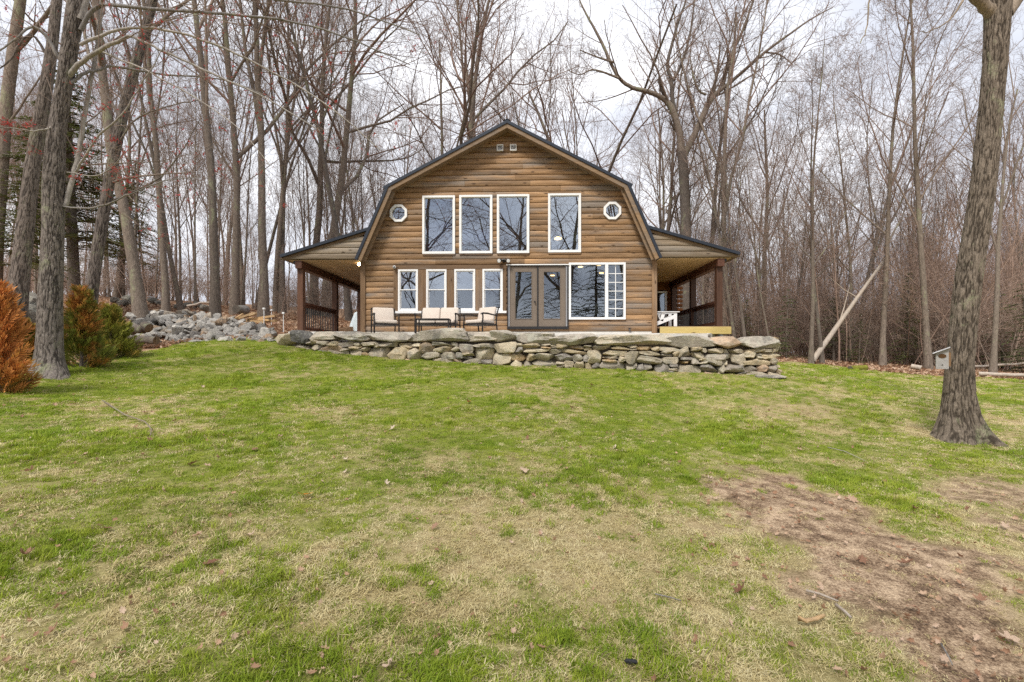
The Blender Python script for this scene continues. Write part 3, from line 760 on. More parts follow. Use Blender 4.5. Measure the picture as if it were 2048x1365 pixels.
# ------------------------------------------------------------------ patio and dry stone wall
def wall_Y(px):
    return float(np.interp(px, [545, 620, 720, 1000, 1300, 1556, 1580], [13.7, 13.0, 12.6, 12.2, 11.8, 11.55, 11.6]))
_tops = [(548, 676), (580, 668), (700, 667), (1000, 669), (1190, 672), (1430, 676), (1560, 679)]
def wall_pt(px, py): return P(px, py, wall_Y(px))
patio_edge = []
for px in np.linspace(556, 1425, 22):
    q = wall_pt(px, 690); patio_edge.append((q[0], q[1] + .30))
zp = lambda y: 2.03 + .17 * (y - 11.9) / 2.9
poly = patio_edge + [(5.2, 13.6), (6.0, 15.2), (-7.3, 15.2)]
bmv = [(x, y, zp(y)) for x, y in poly]; nb_ = len(bmv)
me = mesh('patio', bmv + [(x, y, .9) for x, y in poly], [tuple(range(nb_)), tuple(range(2 * nb_ - 1, nb_ - 1, -1))] + [(i, (i + 1) % nb_, (i + 1) % nb_ + nb_, i + nb_)[::-1] for i in range(nb_)], M['concrete'])
tag(link('patio', me), 'pale concrete patio between house and stone wall', None, None, 'structure')

def stone_mesh(name, sx, sy, sz, seed, mat, n=4, power=5.0, rough=.09, cuts=3, smooth=True, cutlo=.72):
    """irregular block with flat facets; half sizes sx sy sz"""
    g = np.linspace(-1, 1, n + 1); idx = {}; V = []; F = []
    def vi(p):
        k = tuple(np.round(p, 5))
        if k not in idx: idx[k] = len(V); V.append(p)
        return idx[k]
    for ax in range(3):
        for sg in (-1, 1):
            for i in range(n):
                for j in range(n):
                    q = []
                    for di, dj in ((0, 0), (1, 0), (1, 1), (0, 1)):
                        p = [0, 0, 0]; p[ax] = sg; p[(ax + 1) % 3] = g[i + di]; p[(ax + 2) % 3] = g[j + dj]; q.append(vi(p))
                    F.append(tuple(q if sg > 0 else q[::-1]))
    V = np.array(V, float); rs = np.random.RandomState(seed)
    V /= (np.abs(V) ** power).sum(1)[:, None] ** (1 / power)
    nn = np.stack([fbm(V * 1.3 + seed * 3.7 + 50 * k, seed + k, 3) for k in range(3)], 1) - .5
    V = V + nn * rough * 3.2
    if n > 5:
        hf = fbm(V * 4.5 + seed, seed + 7, 3) - .5; V = V * (1 + hf[:, None] * .16)
    for k in range(cuts):
        d = rs.normal(size=3) * (np.array([1, 1.3, .8]) if k % 2 else np.array([1, .4, 1.2])); d /= np.linalg.norm(d); h = rs.uniform(cutlo, cutlo + .3)
        s_ = V @ d; V = V - np.where(s_ > h, s_ - h, 0)[:, None] * d
    V *= np.array([sx, sy, sz])
    me_ = mesh(name, V, F, mat, smooth)
    if smooth: me_.set_sharp_from_angle(angle=R(20))
    return me_

rs = np.random.RandomState(7)
wl = thing('dry_stone_wall', tuple(wall_pt(1000, 735)), 0, 'long dry laid field stone retaining wall in front of the house', 'stone wall')
WO = OFF[wl.name]
def lay(px0, px1, py0, py1, seed, mat, depth=.26, n=4, power=5, rough=.07, cuts=3, rot=0, proud=0.0):
    a, c = wall_pt(px0, py0), wall_pt(px1, py0); d_, e_ = wall_pt((px0 + px1) / 2, py0), wall_pt((px0 + px1) / 2, py1)
    u = c - a; ang = math.atan2(u[1], u[0]); W_ = np.hypot(u[0], u[1]); H_ = d_[2] - e_[2]
    me_ = stone_mesh('stone', W_ / 2 * 1.16, depth, H_ / 2 * 1.2, seed, mat, n, power, rough, cuts)
    o = link('stone', me_, wl); mid = (a + c) / 2
    nrm = np.array([math.sin(ang), -math.cos(ang), 0])
    p = np.array([mid[0], mid[1], (d_[2] + e_[2]) / 2]) - nrm * (depth - .04 - proud)
    o.location = p - WO; o.rotation_euler = (rs.normal() * .03, rot, ang); return o
caps = [(547, 582, 669, 697, 'wallstone'), (580, 612, 664, 692, 'darkstone'), (611, 668, 664, 684, 'capstone'), (664, 728, 664, 685, 'capstone'),
        (722, 826, 664, 690, 'capstone'), (822, 928, 660.5, 690, 'capstone'), (926, 990, 664, 690, 'capstone'), (982, 1028, 662, 690, 'capstone'),
        (1026, 1104, 668, 693, 'capstone'), (1101, 1190, 669, 694, 'capstone'), (1187, 1338, 670, 699, 'capstone'), (1335, 1434, 672, 703, 'capstone'),
        (1431, 1487, 674, 700, 'orangestone'), (1484, 1556, 675, 703, 'capstone')]
for k, (a, c, d, e_, mt) in enumerate(caps):
    e_ = d + (e_ - d) * .80
    lay(a, c, d, e_, 100 + k, M[mt], .33, 12, 6, .15, 12, rs.normal() * .035, .05 + rs.normal() * .03)
for k, (a, c, d, e_) in enumerate(((650, 724, 665, 674), (955, 1010, 664, 674), (1000, 1060, 667, 676), (1330, 1432, 668, 676))):
    o = lay(a, c, d, e_, 140 + k, M['capstone'], .25, 4, 4, .08, 4); o.location.y += .45; o.location.z += .02
cap_bot = lambda px: float(np.interp(px, [547, 590, 620, 700, 760, 1000, 1104, 1190, 1338, 1434, 1556], [695, 691, 681, 683, 687, 686, 689, 692, 695, 698, 698]))
base_y = lambda px: float(np.interp(px, [547, 600, 700, 800, 900, 1000, 1100, 1300, 1560], [700, 704, 714, 722, 730, 737, 743, 750, 754]))
rows = [8.5, 11, 13.5, 14.5, 14, 14]
blocked = [[] for _ in range(8)]
sd_ = 300; top = 0.0
for k, h in enumerate(rows):
    px = 560 + rs.uniform(0, 10)
    while px < 1556:
        wpx = rs.choice([rs.uniform(13, 22), rs.uniform(22, 38), rs.uniform(36, 56)], p=[.34, .42, .24]) * (.8 if k == 0 else 1)
        px1 = min(px + wpx, 1560)
        hit = [q for q in blocked[k] if q[0] < px1 - 1 and q[1] > px + 1]
        if hit:
            if hit[0][0] - px > 9: px1 = hit[0][0]
            else: px = hit[0][1]; continue
        mid = (px + px1) / 2; t0 = cap_bot(mid) + top + rs.normal() * .8; b0 = t0 + h
        if k < len(rows) - 1 and 20 < px1 - px < 46 and rs.rand() < .27:
            b0 += rows[k + 1]; blocked[k + 1].append((px, px1))
        if t0 < base_y(mid) - 1.5:
            mt = M['wallstone'] if rs.rand() > .06 else M['orangestone']
            nst = rs.choice([1, 1, 1, 2]) if (b0 - t0) < 17 and px1 - px < 30 else 1
            for q in range(nst):
                lay(px, px1, t0 + (b0 - t0) * q / nst, t0 + (b0 - t0) * (q + 1) / nst, sd_, mt, .2 + .04 * rs.rand(), 8, rs.uniform(5, 10), .10, 10, rs.normal() * .05, rs.normal() * .025); sd_ += 1
        px = px1
    top += h
# corner stones returning towards the house
pc = wall_pt(1558, 690); z_ = 2.0
for Yk, n_ in ((12.0, 0), (12.55, 1), (13.15, 2), (13.8, 3), (14.4, 4)):
    zt_ = 1.98 - .04 * n_
    while zt_ > gz(pc[0] + .1, Yk) - .05:
        h = rs.uniform(.15, .3); me_ = stone_mesh('stone', .2 + .06 * rs.rand(), .30, h / 2 * 1.06, sd_, M['wallstone'], 4, 4, .09, 4); sd_ += 1
        o = link('stone', me_, wl); o.location = np.array([pc[0] - .1 + rs.normal() * .03, Yk, zt_ - h / 2]) - WO; o.rotation_euler = (0, rs.normal() * .06, rs.normal() * .1); zt_ -= h
cp = [(wall_pt(px, 700)[0], wall_pt(px, 700)[1] + .22) for px in np.linspace(575, 1548, 20)]
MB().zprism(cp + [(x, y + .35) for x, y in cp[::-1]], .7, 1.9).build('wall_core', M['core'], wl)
q = P(1540, 752, 11.35); me_ = stone_mesh('flat_stone', .34, .14, .04, 77, M['capstone'], 4, 6, .06, 3)
o = link('flat_stone', me_); o.location = (q[0], q[1], gz(q[0], q[1]) + .03); tag(o, 'pale flat slab in the grass at the corner of the wall', 'stone')

# ------------------------------------------------------------------ patio furniture
def patio_z(y): return zp(y) + .002
def armchair(wd, name, loc, rz, label, cat, nback=1):
    t_ = thing(name, loc, rz, label, cat); t_.scale = (1, 1, .9)
    h = wd / 2
    def bld(mb, n_, m__, sm=False): return mb.build(n_, M[m__], t_, sm, True)
    for s_ in (-1, 1):
        x = s_ * (h - .025)
        bld(MB().tube([(x, -.33, 0), (x, -.34, .3), (x, -.31, .5), (x, -.33, .60)], [.021, .022, .02, .02], 8), 'leg', 'bronze', True)
        bld(MB().tube([(x, .36, 0), (x, .30, .35), (x, .33, .62), (x * .97, .42, .86)], [.02] * 4, 8), 'leg', 'bronze', True)
        bld(MB().tube([(x, -.40, .585), (x, -.34, .615), (x, -.1, .625), (x, .18, .60), (x, .34, .60)], [.02, .028, .028, .024, .02], 8), 'armrest', 'bronze', True)
    bld(MB().box(-h + .03, h - .03, -.32, .32, .27, .315), 'seat_frame', 'bronze')
    fr = MB().tube([(-h + .03, .42, .86), (h - .03, .42, .86)], [.016] * 2, 6).tube([(-h + .03, .33, .45), (h - .03, .33, .45)], [.016] * 2, 6)
    bld(fr, 'back_frame', 'bronze')
    c = (wd - .12) / nback
    for k in range(nback):
        x0 = -h + .06 + c * k
        bld(MB().rbox(x0 + .005, x0 + c - .005, -.34, .28, .318, .43, .04), 'seat_cushion', 'cushion', True)
        mb = MB().rbox(x0 + .005, x0 + c - .005, -.06, .06, .0, .47, .045)
        v = np.array(mb.v); a = -.26; yy = v[:, 1] * math.cos(a) - v[:, 2] * math.sin(a); zz = v[:, 1] * math.sin(a) + v[:, 2] * math.cos(a)
        v[:, 1] = yy + .24; v[:, 2] = zz + .42; mb.v = [tuple(q) for q in v]
        bld(mb, 'back_cushion', 'cushion', True)
    return t_
def at_patio(px, Y): q = P(px, 700, Y); return (float(q[0]), Y, patio_z(Y))
armchair(.74, 'patio_chair', at_patio(770, 13.75), R(25), 'beige cushioned patio armchair at the window wall end nearest the corner board', 'armchair')
armchair(1.22, 'loveseat', at_patio(876, 13.75), R(-3), 'beige two seat patio sofa with dark metal frame between two armchairs', 'sofa', 2)
armchair(.74, 'patio_chair', at_patio(961, 13.7), R(-34), 'beige cushioned patio armchair beside the french doors', 'armchair')
q = at_patio(867, 12.95); tb = thing('coffee_table', q, R(2), 'low dark metal coffee table in front of the beige sofa', 'table')
MB().rbox(-.46, .46, -.24, .24, .385, .415, .012).build('table_top', M['bronze'], tb, local=True)
for sx in (-1, 1):
    for sy in (-1, 1): MB().tube([(sx * .44, sy * .21, 0), (sx * .43, sy * .2, .385)], [.02, .02], 8).build('leg', M['bronze'], tb, local=True)
# adirondack chair on the right porch, facing right
q = P(1331, 650, 15.1); ad = thing('adirondack_chair', (float(q[0]) - .10, 15.15, 2.39), R(90) + R(0), 'white painted adirondack chair on the deck facing the railing', 'chair')
ad.scale = (.88, .88, .88)
def adb(mb, n_): return mb.build(n_, M['adir'], ad, local=True)
for s_ in (-1, 1):
    x = s_ * .29
    adb(MB().bar((x, -.42, .40), (x, .42, .06), .03, .13), 'side_rail')
    adb(MB().box(x + s_ * .018 - .015, x + s_ * .018 + .03, -.44, -.33, 0, .52), 'front_leg')
    adb(MB().bar((x, .02, .53), (x, .10, .22), .03, .12), 'arm_support')
    adb(MB().box(x - .04 + s_ * .03, x + .09 + s_ * .0, -.52, .26, .525, .55), 'armrest')
for k in range(6):
    tt = k / 5; adb(MB().bar((-.29, -.38 + .5 * tt, .43 - .22 * tt), (.29, -.38 + .5 * tt, .43 - .22 * tt), .085, .02), 'seat_slat')
for k in range(5):
    x = -.22 + .11 * k; hgt = (.66, .74, .78, .74, .66)[k]
    adb(MB().bar((x, .10, .20), (x * 1.1, .10 + hgt * .46, .20 + hgt * .88), .10, .02), 'back_slat')
adb(MB().bar((-.3, .27, .51), (.3, .27, .51), .05, .04), 'back_rail')

# interior furniture behind the glass
for px, s_, lb in ((1150, -1, 'pale shell backed dining chair behind the picture window, nearer the doors'), (1197, 1, 'pale shell backed dining chair behind the picture window, nearer the side light')):
    q = P(px, 640, 15.35); dc = thing('dining_chair', (float(q[0]), 15.35, 2.387), R(180) + s_ * .3, lb, 'chair')
    bk = []
    n1, n2 = 10, 8
    for i in range(n1 + 1):
        for j in range(n2 + 1):
            a = (i / n1 - .5) * 2; h = j / n2; wdt = .27 * math.sqrt(max(0.02, 1 - max(0, h - .45) ** 2 / .32))
            bk.append((a * wdt, .12 + .1 * (1 - a * a) + .06 * h, .42 + .42 * h))
    V0 = bk + [(x, y + .02, z_) for x, y, z_ in bk]; nn_ = len(bk); f = []
    for i in range(n1):
        for j in range(n2):
            p = i * (n2 + 1) + j; qd = (p, p + n2 + 1, p + n2 + 2, p + 1); f += [qd, tuple(x + nn_ for x in qd[::-1])]
    MB().add(V0, f).build('backrest', M['fabric'], dc, True, True)
    MB().rbox(-.25, .25, -.25, .2, .40, .46, .025).build('seat', M['fabric'], dc, True, True)
    for sx in (-1, 1):
        for sy in (-1, 1): MB().tube([(sx * .22, sy * .2, 0), (sx * .17, sy * .16, .4)], [.014, .018], 6).build('leg', M['black'], dc, local=True)
q = P(984, 622, 15.5); lt = thing('side_table', (float(q[0]), 15.5, 2.387), 0, 'small side table under the lamp behind the sash window', 'table')
MB().tube([(0, 0, .5), (0, 0, .53)], [.24, .24], 20).build('table_top', M['infloor'], lt, local=True)
MB().tube([(0, 0, 0), (0, 0, .03), (0, 0, .05), (0, 0, .5)], [.17, .17, .03, .03], 12).build('stand', M['black'], lt, local=True)
lp = thing('table_lamp', (float(q[0]), 15.5, 2.917), 0, 'cream shaded table lamp behind the sash window next to the doors', 'lamp')
MB().tube([(0, 0, 0), (0, 0, .03), (0, 0, .08), (0, 0, .2), (0, 0, .3)], [.09, .09, .05, .07, .02], 14).build('base', M['black'], lp, True, True)
MB().tube([(0, 0, .27), (0, 0, .56)], [.2, .075], 24, False).build('lamp_shade', M['shade'], lp, True, True)
sf = thing('indoor_sofa', (fx_(905), 15.7, 2.387), 0, 'grey green sofa back seen low behind the sash windows', 'sofa')
MB().rbox(-1.1, 1.1, -.28, -.08, .1, .72, .07).build('backrest', M['fabric'], sf, True, True)
MB().rbox(-1.1, 1.1, -.1, .6, .1, .42, .07).build('seat', M['fabric'], sf, True, True)
for s_ in (-1, 1): MB().rbox(s_ * 1.2 - .11, s_ * 1.2 + .11, -.28, .6, .1, .6, .07).build('arm', M['fabric'], sf, True, True)
for sx in (-1, 1):
    for sy in (-.2, .5): MB().box(sx * 1.1 - .03, sx * 1.1 + .03, sy - .03, sy + .03, 0, .11).build('foot', M['black'], sf, local=True)
# car seen beyond the left porch, covered table
q = P(624, 641, 36); cz = gz(q[0], 36)
car = thing('parked_car', (float(q[0]), 36, cz), R(25), 'dark car with sky glare painted on roof, parked in the woods beyond the porch railing', 'car')
secs = [(-2.1, .30, .66, .80), (-1.95, .22, .80, .86), (-1.0, .2, .92, .9), (.6, .2, .95, .9), (1.9, .22, .93, .88), (2.1, .35, .85, .82)]
v = []; f = []
for y, zl, zh_, h in secs:
    for x, z_ in ((-h, zl + .12), (-h * .93, zl), (h * .93, zl), (h, zl + .12), (h, zh_ - .12), (h * .92, zh_), (-h * .92, zh_), (-h, zh_ - .12)): v.append((x, y, z_))
for i in range(len(secs) - 1):
    for j in range(8): f.append((i * 8 + j, i * 8 + (j + 1) % 8, i * 8 + 8 + (j + 1) % 8, i * 8 + 8 + j))
f += [tuple(range(7, -1, -1)), tuple(range(40, 48))]
MB().add(v, f).build('body', M['carpaint'], car, False, True)
cab = [(-1.0, .92, .84), (-.25, 1.42, .66), (1.2, 1.44, .66), (1.75, .93, .82)]
v = [(sx * h, y, z_) for y, z_, h in cab for sx in (-1, 1)]
MB().add(v, [(0, 1, 3, 2), (2, 3, 5, 4), (4, 5, 7, 6), (0, 2, 4, 6), (1, 7, 5, 3)]).build('cabin_glass', M['carglass'], car, False, True)
MB().rbox(-.68, .68, -.28, 1.25, 1.41, 1.49, .03).build('roof', M['car_glare'], car, True, True)
for sx in (-1, 1):
    MB().rbox(sx * .62 - .17, sx * .62 + .17, -2.13, -2.0, .58, .72, .03).build('headlight', M['white'], car, True, True)
    for yy in (-1.35, 1.35):
        wh = MB().tube([(sx * .72, yy, .33), (sx * .9, yy, .33)], [.33, .33], 18).build('wheel', M['tyre'], car, local=True)
        MB().tube([(sx * .89, yy, .33), (sx * .915, yy, .33)], [.2, .19], 14).build('rim', M['steel'], wh, local=True)
q = P(716, 655, 20.6); tz = gz(q[0], 20.6)
ct = thing('covered_table', (float(q[0]), 20.6, 2.246), 0, 'small table draped with a pale blue cover beyond the last porch post', 'table')
ct.scale = (1, 1, 1.22)
n1, n2 = 24, 8; v = []; f = []
for j in range(n2 + 1):
    h = j / n2
    for i in range(n1):
        a = i / n1 * 2 * math.pi; r_ = (.12 + .3 * h + .05 * math.sin(a * 5) * h) if j else .02
        v.append((math.cos(a) * r_, math.sin(a) * r_, .98 - .72 * h ** 1.2))
for j in range(n2):
    for i in range(n1): f.append((j * n1 + i, (j + 1) * n1 + i, (j + 1) * n1 + (i + 1) % n1, j * n1 + (i + 1) % n1))
MB().add(v, f).build('cover', M['tarp'], ct, True, True)
for sx in (-1, 1):
    for sy in (-1, 1): MB().tube([(sx * .24, sy * .24, 0), (sx * .2, sy * .2, .4)], [.014, .014], 6).build('leg', M['bronze'], ct, local=True)

# ------------------------------------------------------------------ rock pile, logs, timber
rs = np.random.RandomState(11)
rockm = [stone_mesh('rock', .5, .5 * rs.uniform(.5, .9), .5 * rs.uniform(.3, .62), 500 + k, M['rubble'], 4, 9, .09, 5, True, .62) for k in range(16)]
q0 = P(420, 684, 13.8)
rp = thing('rock_pile', (float(q0[0]), 13.8, float(q0[2])), 0, 'heap of angular grey blasted rock at the edge of the woods', 'rock pile')
ptop = lambda px: float(np.interp(px, [250, 262, 300, 340, 380, 430, 480, 520, 545, 562], [630, 614, 620, 621, 622, 632, 640, 648, 660, 677]))
cells = []
for k in range(298):
    px = rs.uniform(256, 556); v_ = rs.uniform(0, 1)
    cells.append((v_, px))
for v_, px in sorted(cells):
    py = 686 + (ptop(px) - 684) * v_; Y = 13.9 + 2.4 * v_
    q = P(px, py, Y); s_ = rs.choice([rs.uniform(.16, .28), rs.uniform(.28, .45), rs.uniform(.45, .75)], p=[.5, .36, .14]) * (1 - .3 * (px > 530))
    o = link('rock', rockm[rs.randint(16)], rp)
    o.location = np.array(q) - OFF[rp.name] - np.array([0, -.05, s_ * .12]); o.scale = (s_ * rs.uniform(.8, 1.3), s_, s_ * rs.uniform(.7, 1.1))
    o.rotation_euler = (rs.normal() * .5, rs.normal() * .5, rs.uniform(0, 6.3))
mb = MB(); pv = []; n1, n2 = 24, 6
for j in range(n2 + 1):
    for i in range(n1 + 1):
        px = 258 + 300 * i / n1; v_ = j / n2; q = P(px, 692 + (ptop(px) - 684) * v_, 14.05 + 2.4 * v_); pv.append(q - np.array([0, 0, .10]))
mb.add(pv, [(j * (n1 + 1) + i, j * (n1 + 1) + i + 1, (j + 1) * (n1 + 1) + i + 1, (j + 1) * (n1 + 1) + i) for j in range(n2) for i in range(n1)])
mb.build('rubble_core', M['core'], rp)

def log_thing(name, a, c, r0, r1, mt, label, cat='log', n=14, ends='cut', wob=.03, seed=1):
    a, c = np.array(a, float), np.array(c, float); rr = np.random.RandomState(seed)
    t_ = thing(name, tuple((a + c) / 2), 0, label, cat)
    k = 7; pts = a + (c - a) * np.linspace(0, 1, k)[:, None] + rr.normal(size=(k, 3)) * wob * np.linalg.norm(c - a) * .25
    rad = np.linspace(r0, r1, k) * (1 + rr.normal(size=k) * .05)
    V, F = tube(pts, rad, n); V += (fbm(V * 6, seed, 3)[:, None] - .5) * r0 * .3
    mb_ = MB(); mb_.add(V, [tuple(q) for q in F]); mb_.build('bark', M[mt], t_, True)
    for e_, idx in ((0, range(n - 1, -1, -1)), (k - 1, range(n))):
        vv = [V[e_ * n + i] for i in range(n)]; MB().add(vv, [tuple(idx)]).build('cut_end', M[ends], t_)
    return t_
g = lambda px, py, Y, dz=0: P(px, py, Y) + np.array([0, 0, dz])
log_thing('log', g(256, 680, 13.2), g(313, 681, 13.0), .105, .11, 'bark', 'dark bark log lying on the grass in front of the rock heap', ends='trim', seed=3)
log_thing('log', g(258, 662, 13.7), g(297, 655, 13.5), .10, .14, 'bark', 'gnarled weathered root log on top of the dark log', ends='trim', seed=4, wob=.14)
log_thing('hollow_log', g(472, 619, 17.2), g(492, 620, 17.8), .15, .17, 'bark_gray', 'short mossy hollow log standing out of the leaves behind the timber', ends='core', seed=5)
tm = [((468, 640), (486, 629)), ((478, 637), (509, 626)), ((490, 634), (512, 627)), ((495, 640), (551, 632)), ((500, 637), (540, 641)), ((484, 641), (530, 645)), ((520, 644), (552, 642))]
for k, (a, c) in enumerate(tm):
    A_, C_ = g(*a, 16.3 + .12 * k), g(*c, 16.6 - .1 * k)
    t_ = MB().bar(A_, C_, .09, .07).build('timber', M['cut'])
    tag(t_, 'split pale timber in the pile behind the rock heap', 'timber', 'split timbers in the pile behind the rocks')
for px, py0, py1, Y, lb in ((528, 619, 649, 16, 'thin white capped stake beside the timber pile'), (567, 628, 653, 15.6, 'thin white capped stake nearest the porch post'), (543, 622, 640, 18, 'thin white capped stake behind the timber pile')):
    a, c = g(px, py1, Y), g(px, py0, Y); st = thing('stake', tuple(a), 0, lb, 'stake')
    MB().tube([a - (0, 0, .2), c], [.014, .012], 8).build('rod', M['white'], st); MB().rbox(c[0] - .04, c[0] + .04, Y - .04, Y + .04, c[2] - .01, c[2] + .05, .012).build('cap', M['white'], st)
# old tumbled wall on the wooded slope
oldm = [stone_mesh('boulder', .5, .45, .36, 700 + k, M['oldstone'], 4, 3, .12, 4) for k in range(6)]
for k, (px, py, Y, s_) in enumerate([(52, 596, 12.5, .5), (58, 604, 12.4, .6), (50, 613, 12.3, .6), (60, 622, 12.2, .5), (54, 632, 12.1, .6), (230, 600, 21, .4), (246, 607, 21, .45), (262, 598, 22, .4), (270, 604, 21, .5), (252, 596, 23, .35),
                                      (305, 602, 22, .4), (316, 606, 22, .35), (375, 613, 22, .45), (395, 609, 22, .35), (355, 614, 21, .3), (410, 616, 21, .4)]):
    q = P(px, py, Y); o = link('boulder', oldm[k % 6]); o.location = q; o.scale = (s_, s_, s_); o.rotation_euler = (rs.normal() * .2, rs.normal() * .2, rs.uniform(0, 6))
    if k < 5: tag(o, 'mossy flat stone stacked between the two big trunks', 'boulder', 'stacked stones between the near trunks')
    else: tag(o, 'mossy grey boulder of the tumbled wall on the leafy slope', 'boulder', 'boulders along the leafy slope')

# ------------------------------------------------------------------ trees
class Cfg: pass
def cfg(n, t0, lr, ang, up, wob, rr=.55, seg=(9, 6, 5, 4, 3), tip=.25, rmin=.0035, amax=None):
    c = Cfg(); c.n, c.t0, c.lr, c.ang, c.up, c.wob, c.rr, c.seg, c.tip, c.rmin = n, t0, lr, ang, up, wob, rr, seg, tip, rmin; return c
def grow(outp, p, d, Ln, r, lvl, c, rg, az0=0.0):
    n = c.seg[lvl]; st = Ln / n; pts = [p]; rad = [r]; d = d / np.linalg.norm(d)
    tip = c.tip if lvl == 0 else .35
    for i in range(n):
        d = d + rg.normal(0, c.wob[lvl], 3) + np.array([0, 0, c.up[lvl]]); d /= np.linalg.norm(d)
        p = p + d * st; pts.append(p); rad.append(max(c.rmin, r * (1 - (1 - tip) * (i + 1) / n)))
    outp.append((np.array(pts), np.array(rad), lvl))
    kids(outp, np.array(pts), np.array(rad), Ln, lvl, c, rg)
def kids(outp, pts, rad, Ln, lvl, c, rg):
    if lvl >= len(c.n): return
    n = c.n[lvl]; az = rg.uniform(0, 6.28)
    for k in range(n):
        t_ = c.t0[lvl] + (1 - c.t0[lvl]) * (k + rg.uniform(.2, .9)) / n; t_ = min(t_, .995)
        f = t_ * (len(pts) - 1); i = min(int(f), len(pts) - 2); q = pts[i] + (pts[i + 1] - pts[i]) * (f - i)
        dd = pts[i + 1] - pts[i]; dd /= np.linalg.norm(dd) + 1e-9; rl = rad[i] + (rad[i + 1] - rad[i]) * (f - i)
        az += 2.4 + rg.normal() * .5
        u = np.cross(dd, [0.3, 0.1, 1]) if abs(dd[2]) < .95 else np.cross(dd, [1, 0, 0]); u /= np.linalg.norm(u); w_ = np.cross(dd, u)
        an = R(c.ang[lvl]) * rg.uniform(.7, 1.3)
        nd_ = dd * math.cos(an) + (u * math.cos(az) + w_ * math.sin(az)) * math.sin(an)
        ln = Ln * c.lr[lvl] * (1.2 - .65 * (t_ - c.t0[lvl]) / (1 - c.t0[lvl])) * rg.uniform(.65, 1.25)
        grow(outp, q, nd_, ln, max(c.rmin, rl * c.rr * rg.uniform(.75, 1.1)), lvl + 1, c, rg)
SIDES = (12, 7, 5, 3, 3, 3)
def poly_mesh(name, polys, mat, sides=None, smooth=True):
    Vs, Fs, o_ = [], [], 0
    for pts, rad, lv in polys:
        V, F = tube(pts, rad, (sides or SIDES)[lv]); Vs.append(V); Fs.append(F + o_); o_ += len(V)
    return fast_mesh(name, np.concatenate(Vs), np.concatenate(Fs), mat, smooth)

def proto(seed, H, r, c, flare=True):
    rg = np.random.RandomState(seed); outp = []
    n = c.seg[0]; pts = [np.zeros(3) - np.array([0, 0, .4])]; d = np.array([rg.normal() * .05, rg.normal() * .05, 1.0])
    for i in range(n):
        d = d + rg.normal(0, c.wob[0], 3) * np.array([1, 1, 0]); d /= np.linalg.norm(d); pts.append(pts[-1] + d * (H + .4) / n)
    pts = np.array(pts); tt = np.linspace(0, 1, n + 1); rad = r * (1 - (1 - c.tip) * tt ** .9)
    if flare: rad[0] *= 1.5
    kids(outp, pts, rad, H, 0, c, rg)
    trunk = [(pts, rad, 0)] + [q for q in outp if q[2] == 1 and q[1][0] > r * .3]
    crown = [q for q in outp if not (q[2] == 1 and q[1][0] > r * .3)]
    return poly_mesh('trunk', trunk, M['bark']), poly_mesh('crown', crown, M['twig' if seed % 2 else 'twig_red'])
C_up = cfg((11, 8, 7, 4), (.42, .25, .2, .15), (.42, .48, .5, .5), (34, 38, 42, 45), (0, .07, .05, .03, .02), (.045, .10, .13, .16, .2))
C_wide = cfg((9, 8, 7, 5), (.36, .3, .2, .15), (.5, .5, .5, .48), (46, 42, 45, 48), (0, .06, .04, .02, .01), (.05, .13, .15, .18, .2), .6)
C_slim = cfg((17, 7, 6, 4), (.3, .2, .2, .2), (.24, .5, .5, .5), (40, 38, 42, 45), (0, .08, .06, .04, .02), (.03, .09, .12, .15, .2), .45, (10, 6, 4, 3, 3), .12)
C_fork = cfg((6, 9, 8, 5), (.38, .3, .2, .15), (.62, .42, .48, .5), (24, 38, 42, 45), (0, .06, .05, .03, .02), (.05, .09, .13, .16, .2), .68)
protos = [(proto(1, 19, .24, C_up), 19, .24), (proto(2, 20, .26, C_wide), 20, .26), (proto(3, 15, .12, C_slim), 15, .12), (proto(4, 19, .22, C_fork), 19, .22),
          (proto(5, 18, .2, C_up), 18, .2), (proto(6, 14, .11, C_slim), 14, .11), (proto(7, 17, .2, C_fork), 17, .2), (proto(8, 20, .25, C_wide), 20, .25), (proto(9, 13, .085, C_slim), 13, .085)]
def place_tree(k, x, y, H, rad, label, rz=None, lean=(0, 0), group=None, name='bare_tree', z=None, thin=1.0):
    (tm_, cm_), h0, r0 = protos[k]
    t_ = thing(name, (x, y, gz(x, y) if z is None else z), 0, label, 'tree', group)
    t_.rotation_euler = (lean[1], lean[0], rs.uniform(0, 6.28) if rz is None else rz); sz = H / h0; sr = rad / r0 if rad else sz * thin
    t_.scale = (sz * .4 + sr * .6, sz * .4 + sr * .6, sz)
    for n_, me_ in (('trunk', tm_), ('crown', cm_)): link(n_, me_, t_)
    return t_

# --- trees shaped one by one from their limbs
def limb3(pts, Y, Y2=None, sub=4, wob=0.0, rg=None):
    k = len(pts); Y2 = Y if Y2 is None else Y2
    q = np.array([np.r_[P(px, py, Y + (Y2 - Y) * i / max(1, k - 1)), w_ * .5 / math.hypot(1, (px - 1024) / FPX) * (Y + (Y2 - Y) * i / max(1, k - 1)) / FPX] for i, (px, py, w_) in enumerate(pts)])
    # catmull-rom
    ext = np.vstack([2 * q[0] - q[1], q, 2 * q[-1] - q[-2]]); o_ = []
    for i in range(1, len(ext) - 2):
        for s_ in range(sub):
            u = s_ / sub; p0, p1, p2, p3 = ext[i - 1:i + 3]
            o_.append(.5 * (2 * p1 + (p2 - p0) * u + (2 * p0 - 5 * p1 + 4 * p2 - p3) * u * u + (3 * p1 - p0 - 3 * p2 + p3) * u ** 3))
    o_.append(q[-1]); o_ = np.array(o_)
    if wob and rg is not None: o_[:, :3] += rg.normal(size=(len(o_), 3)) * wob
    return o_[:, :3], np.maximum(o_[:, 3], .003)
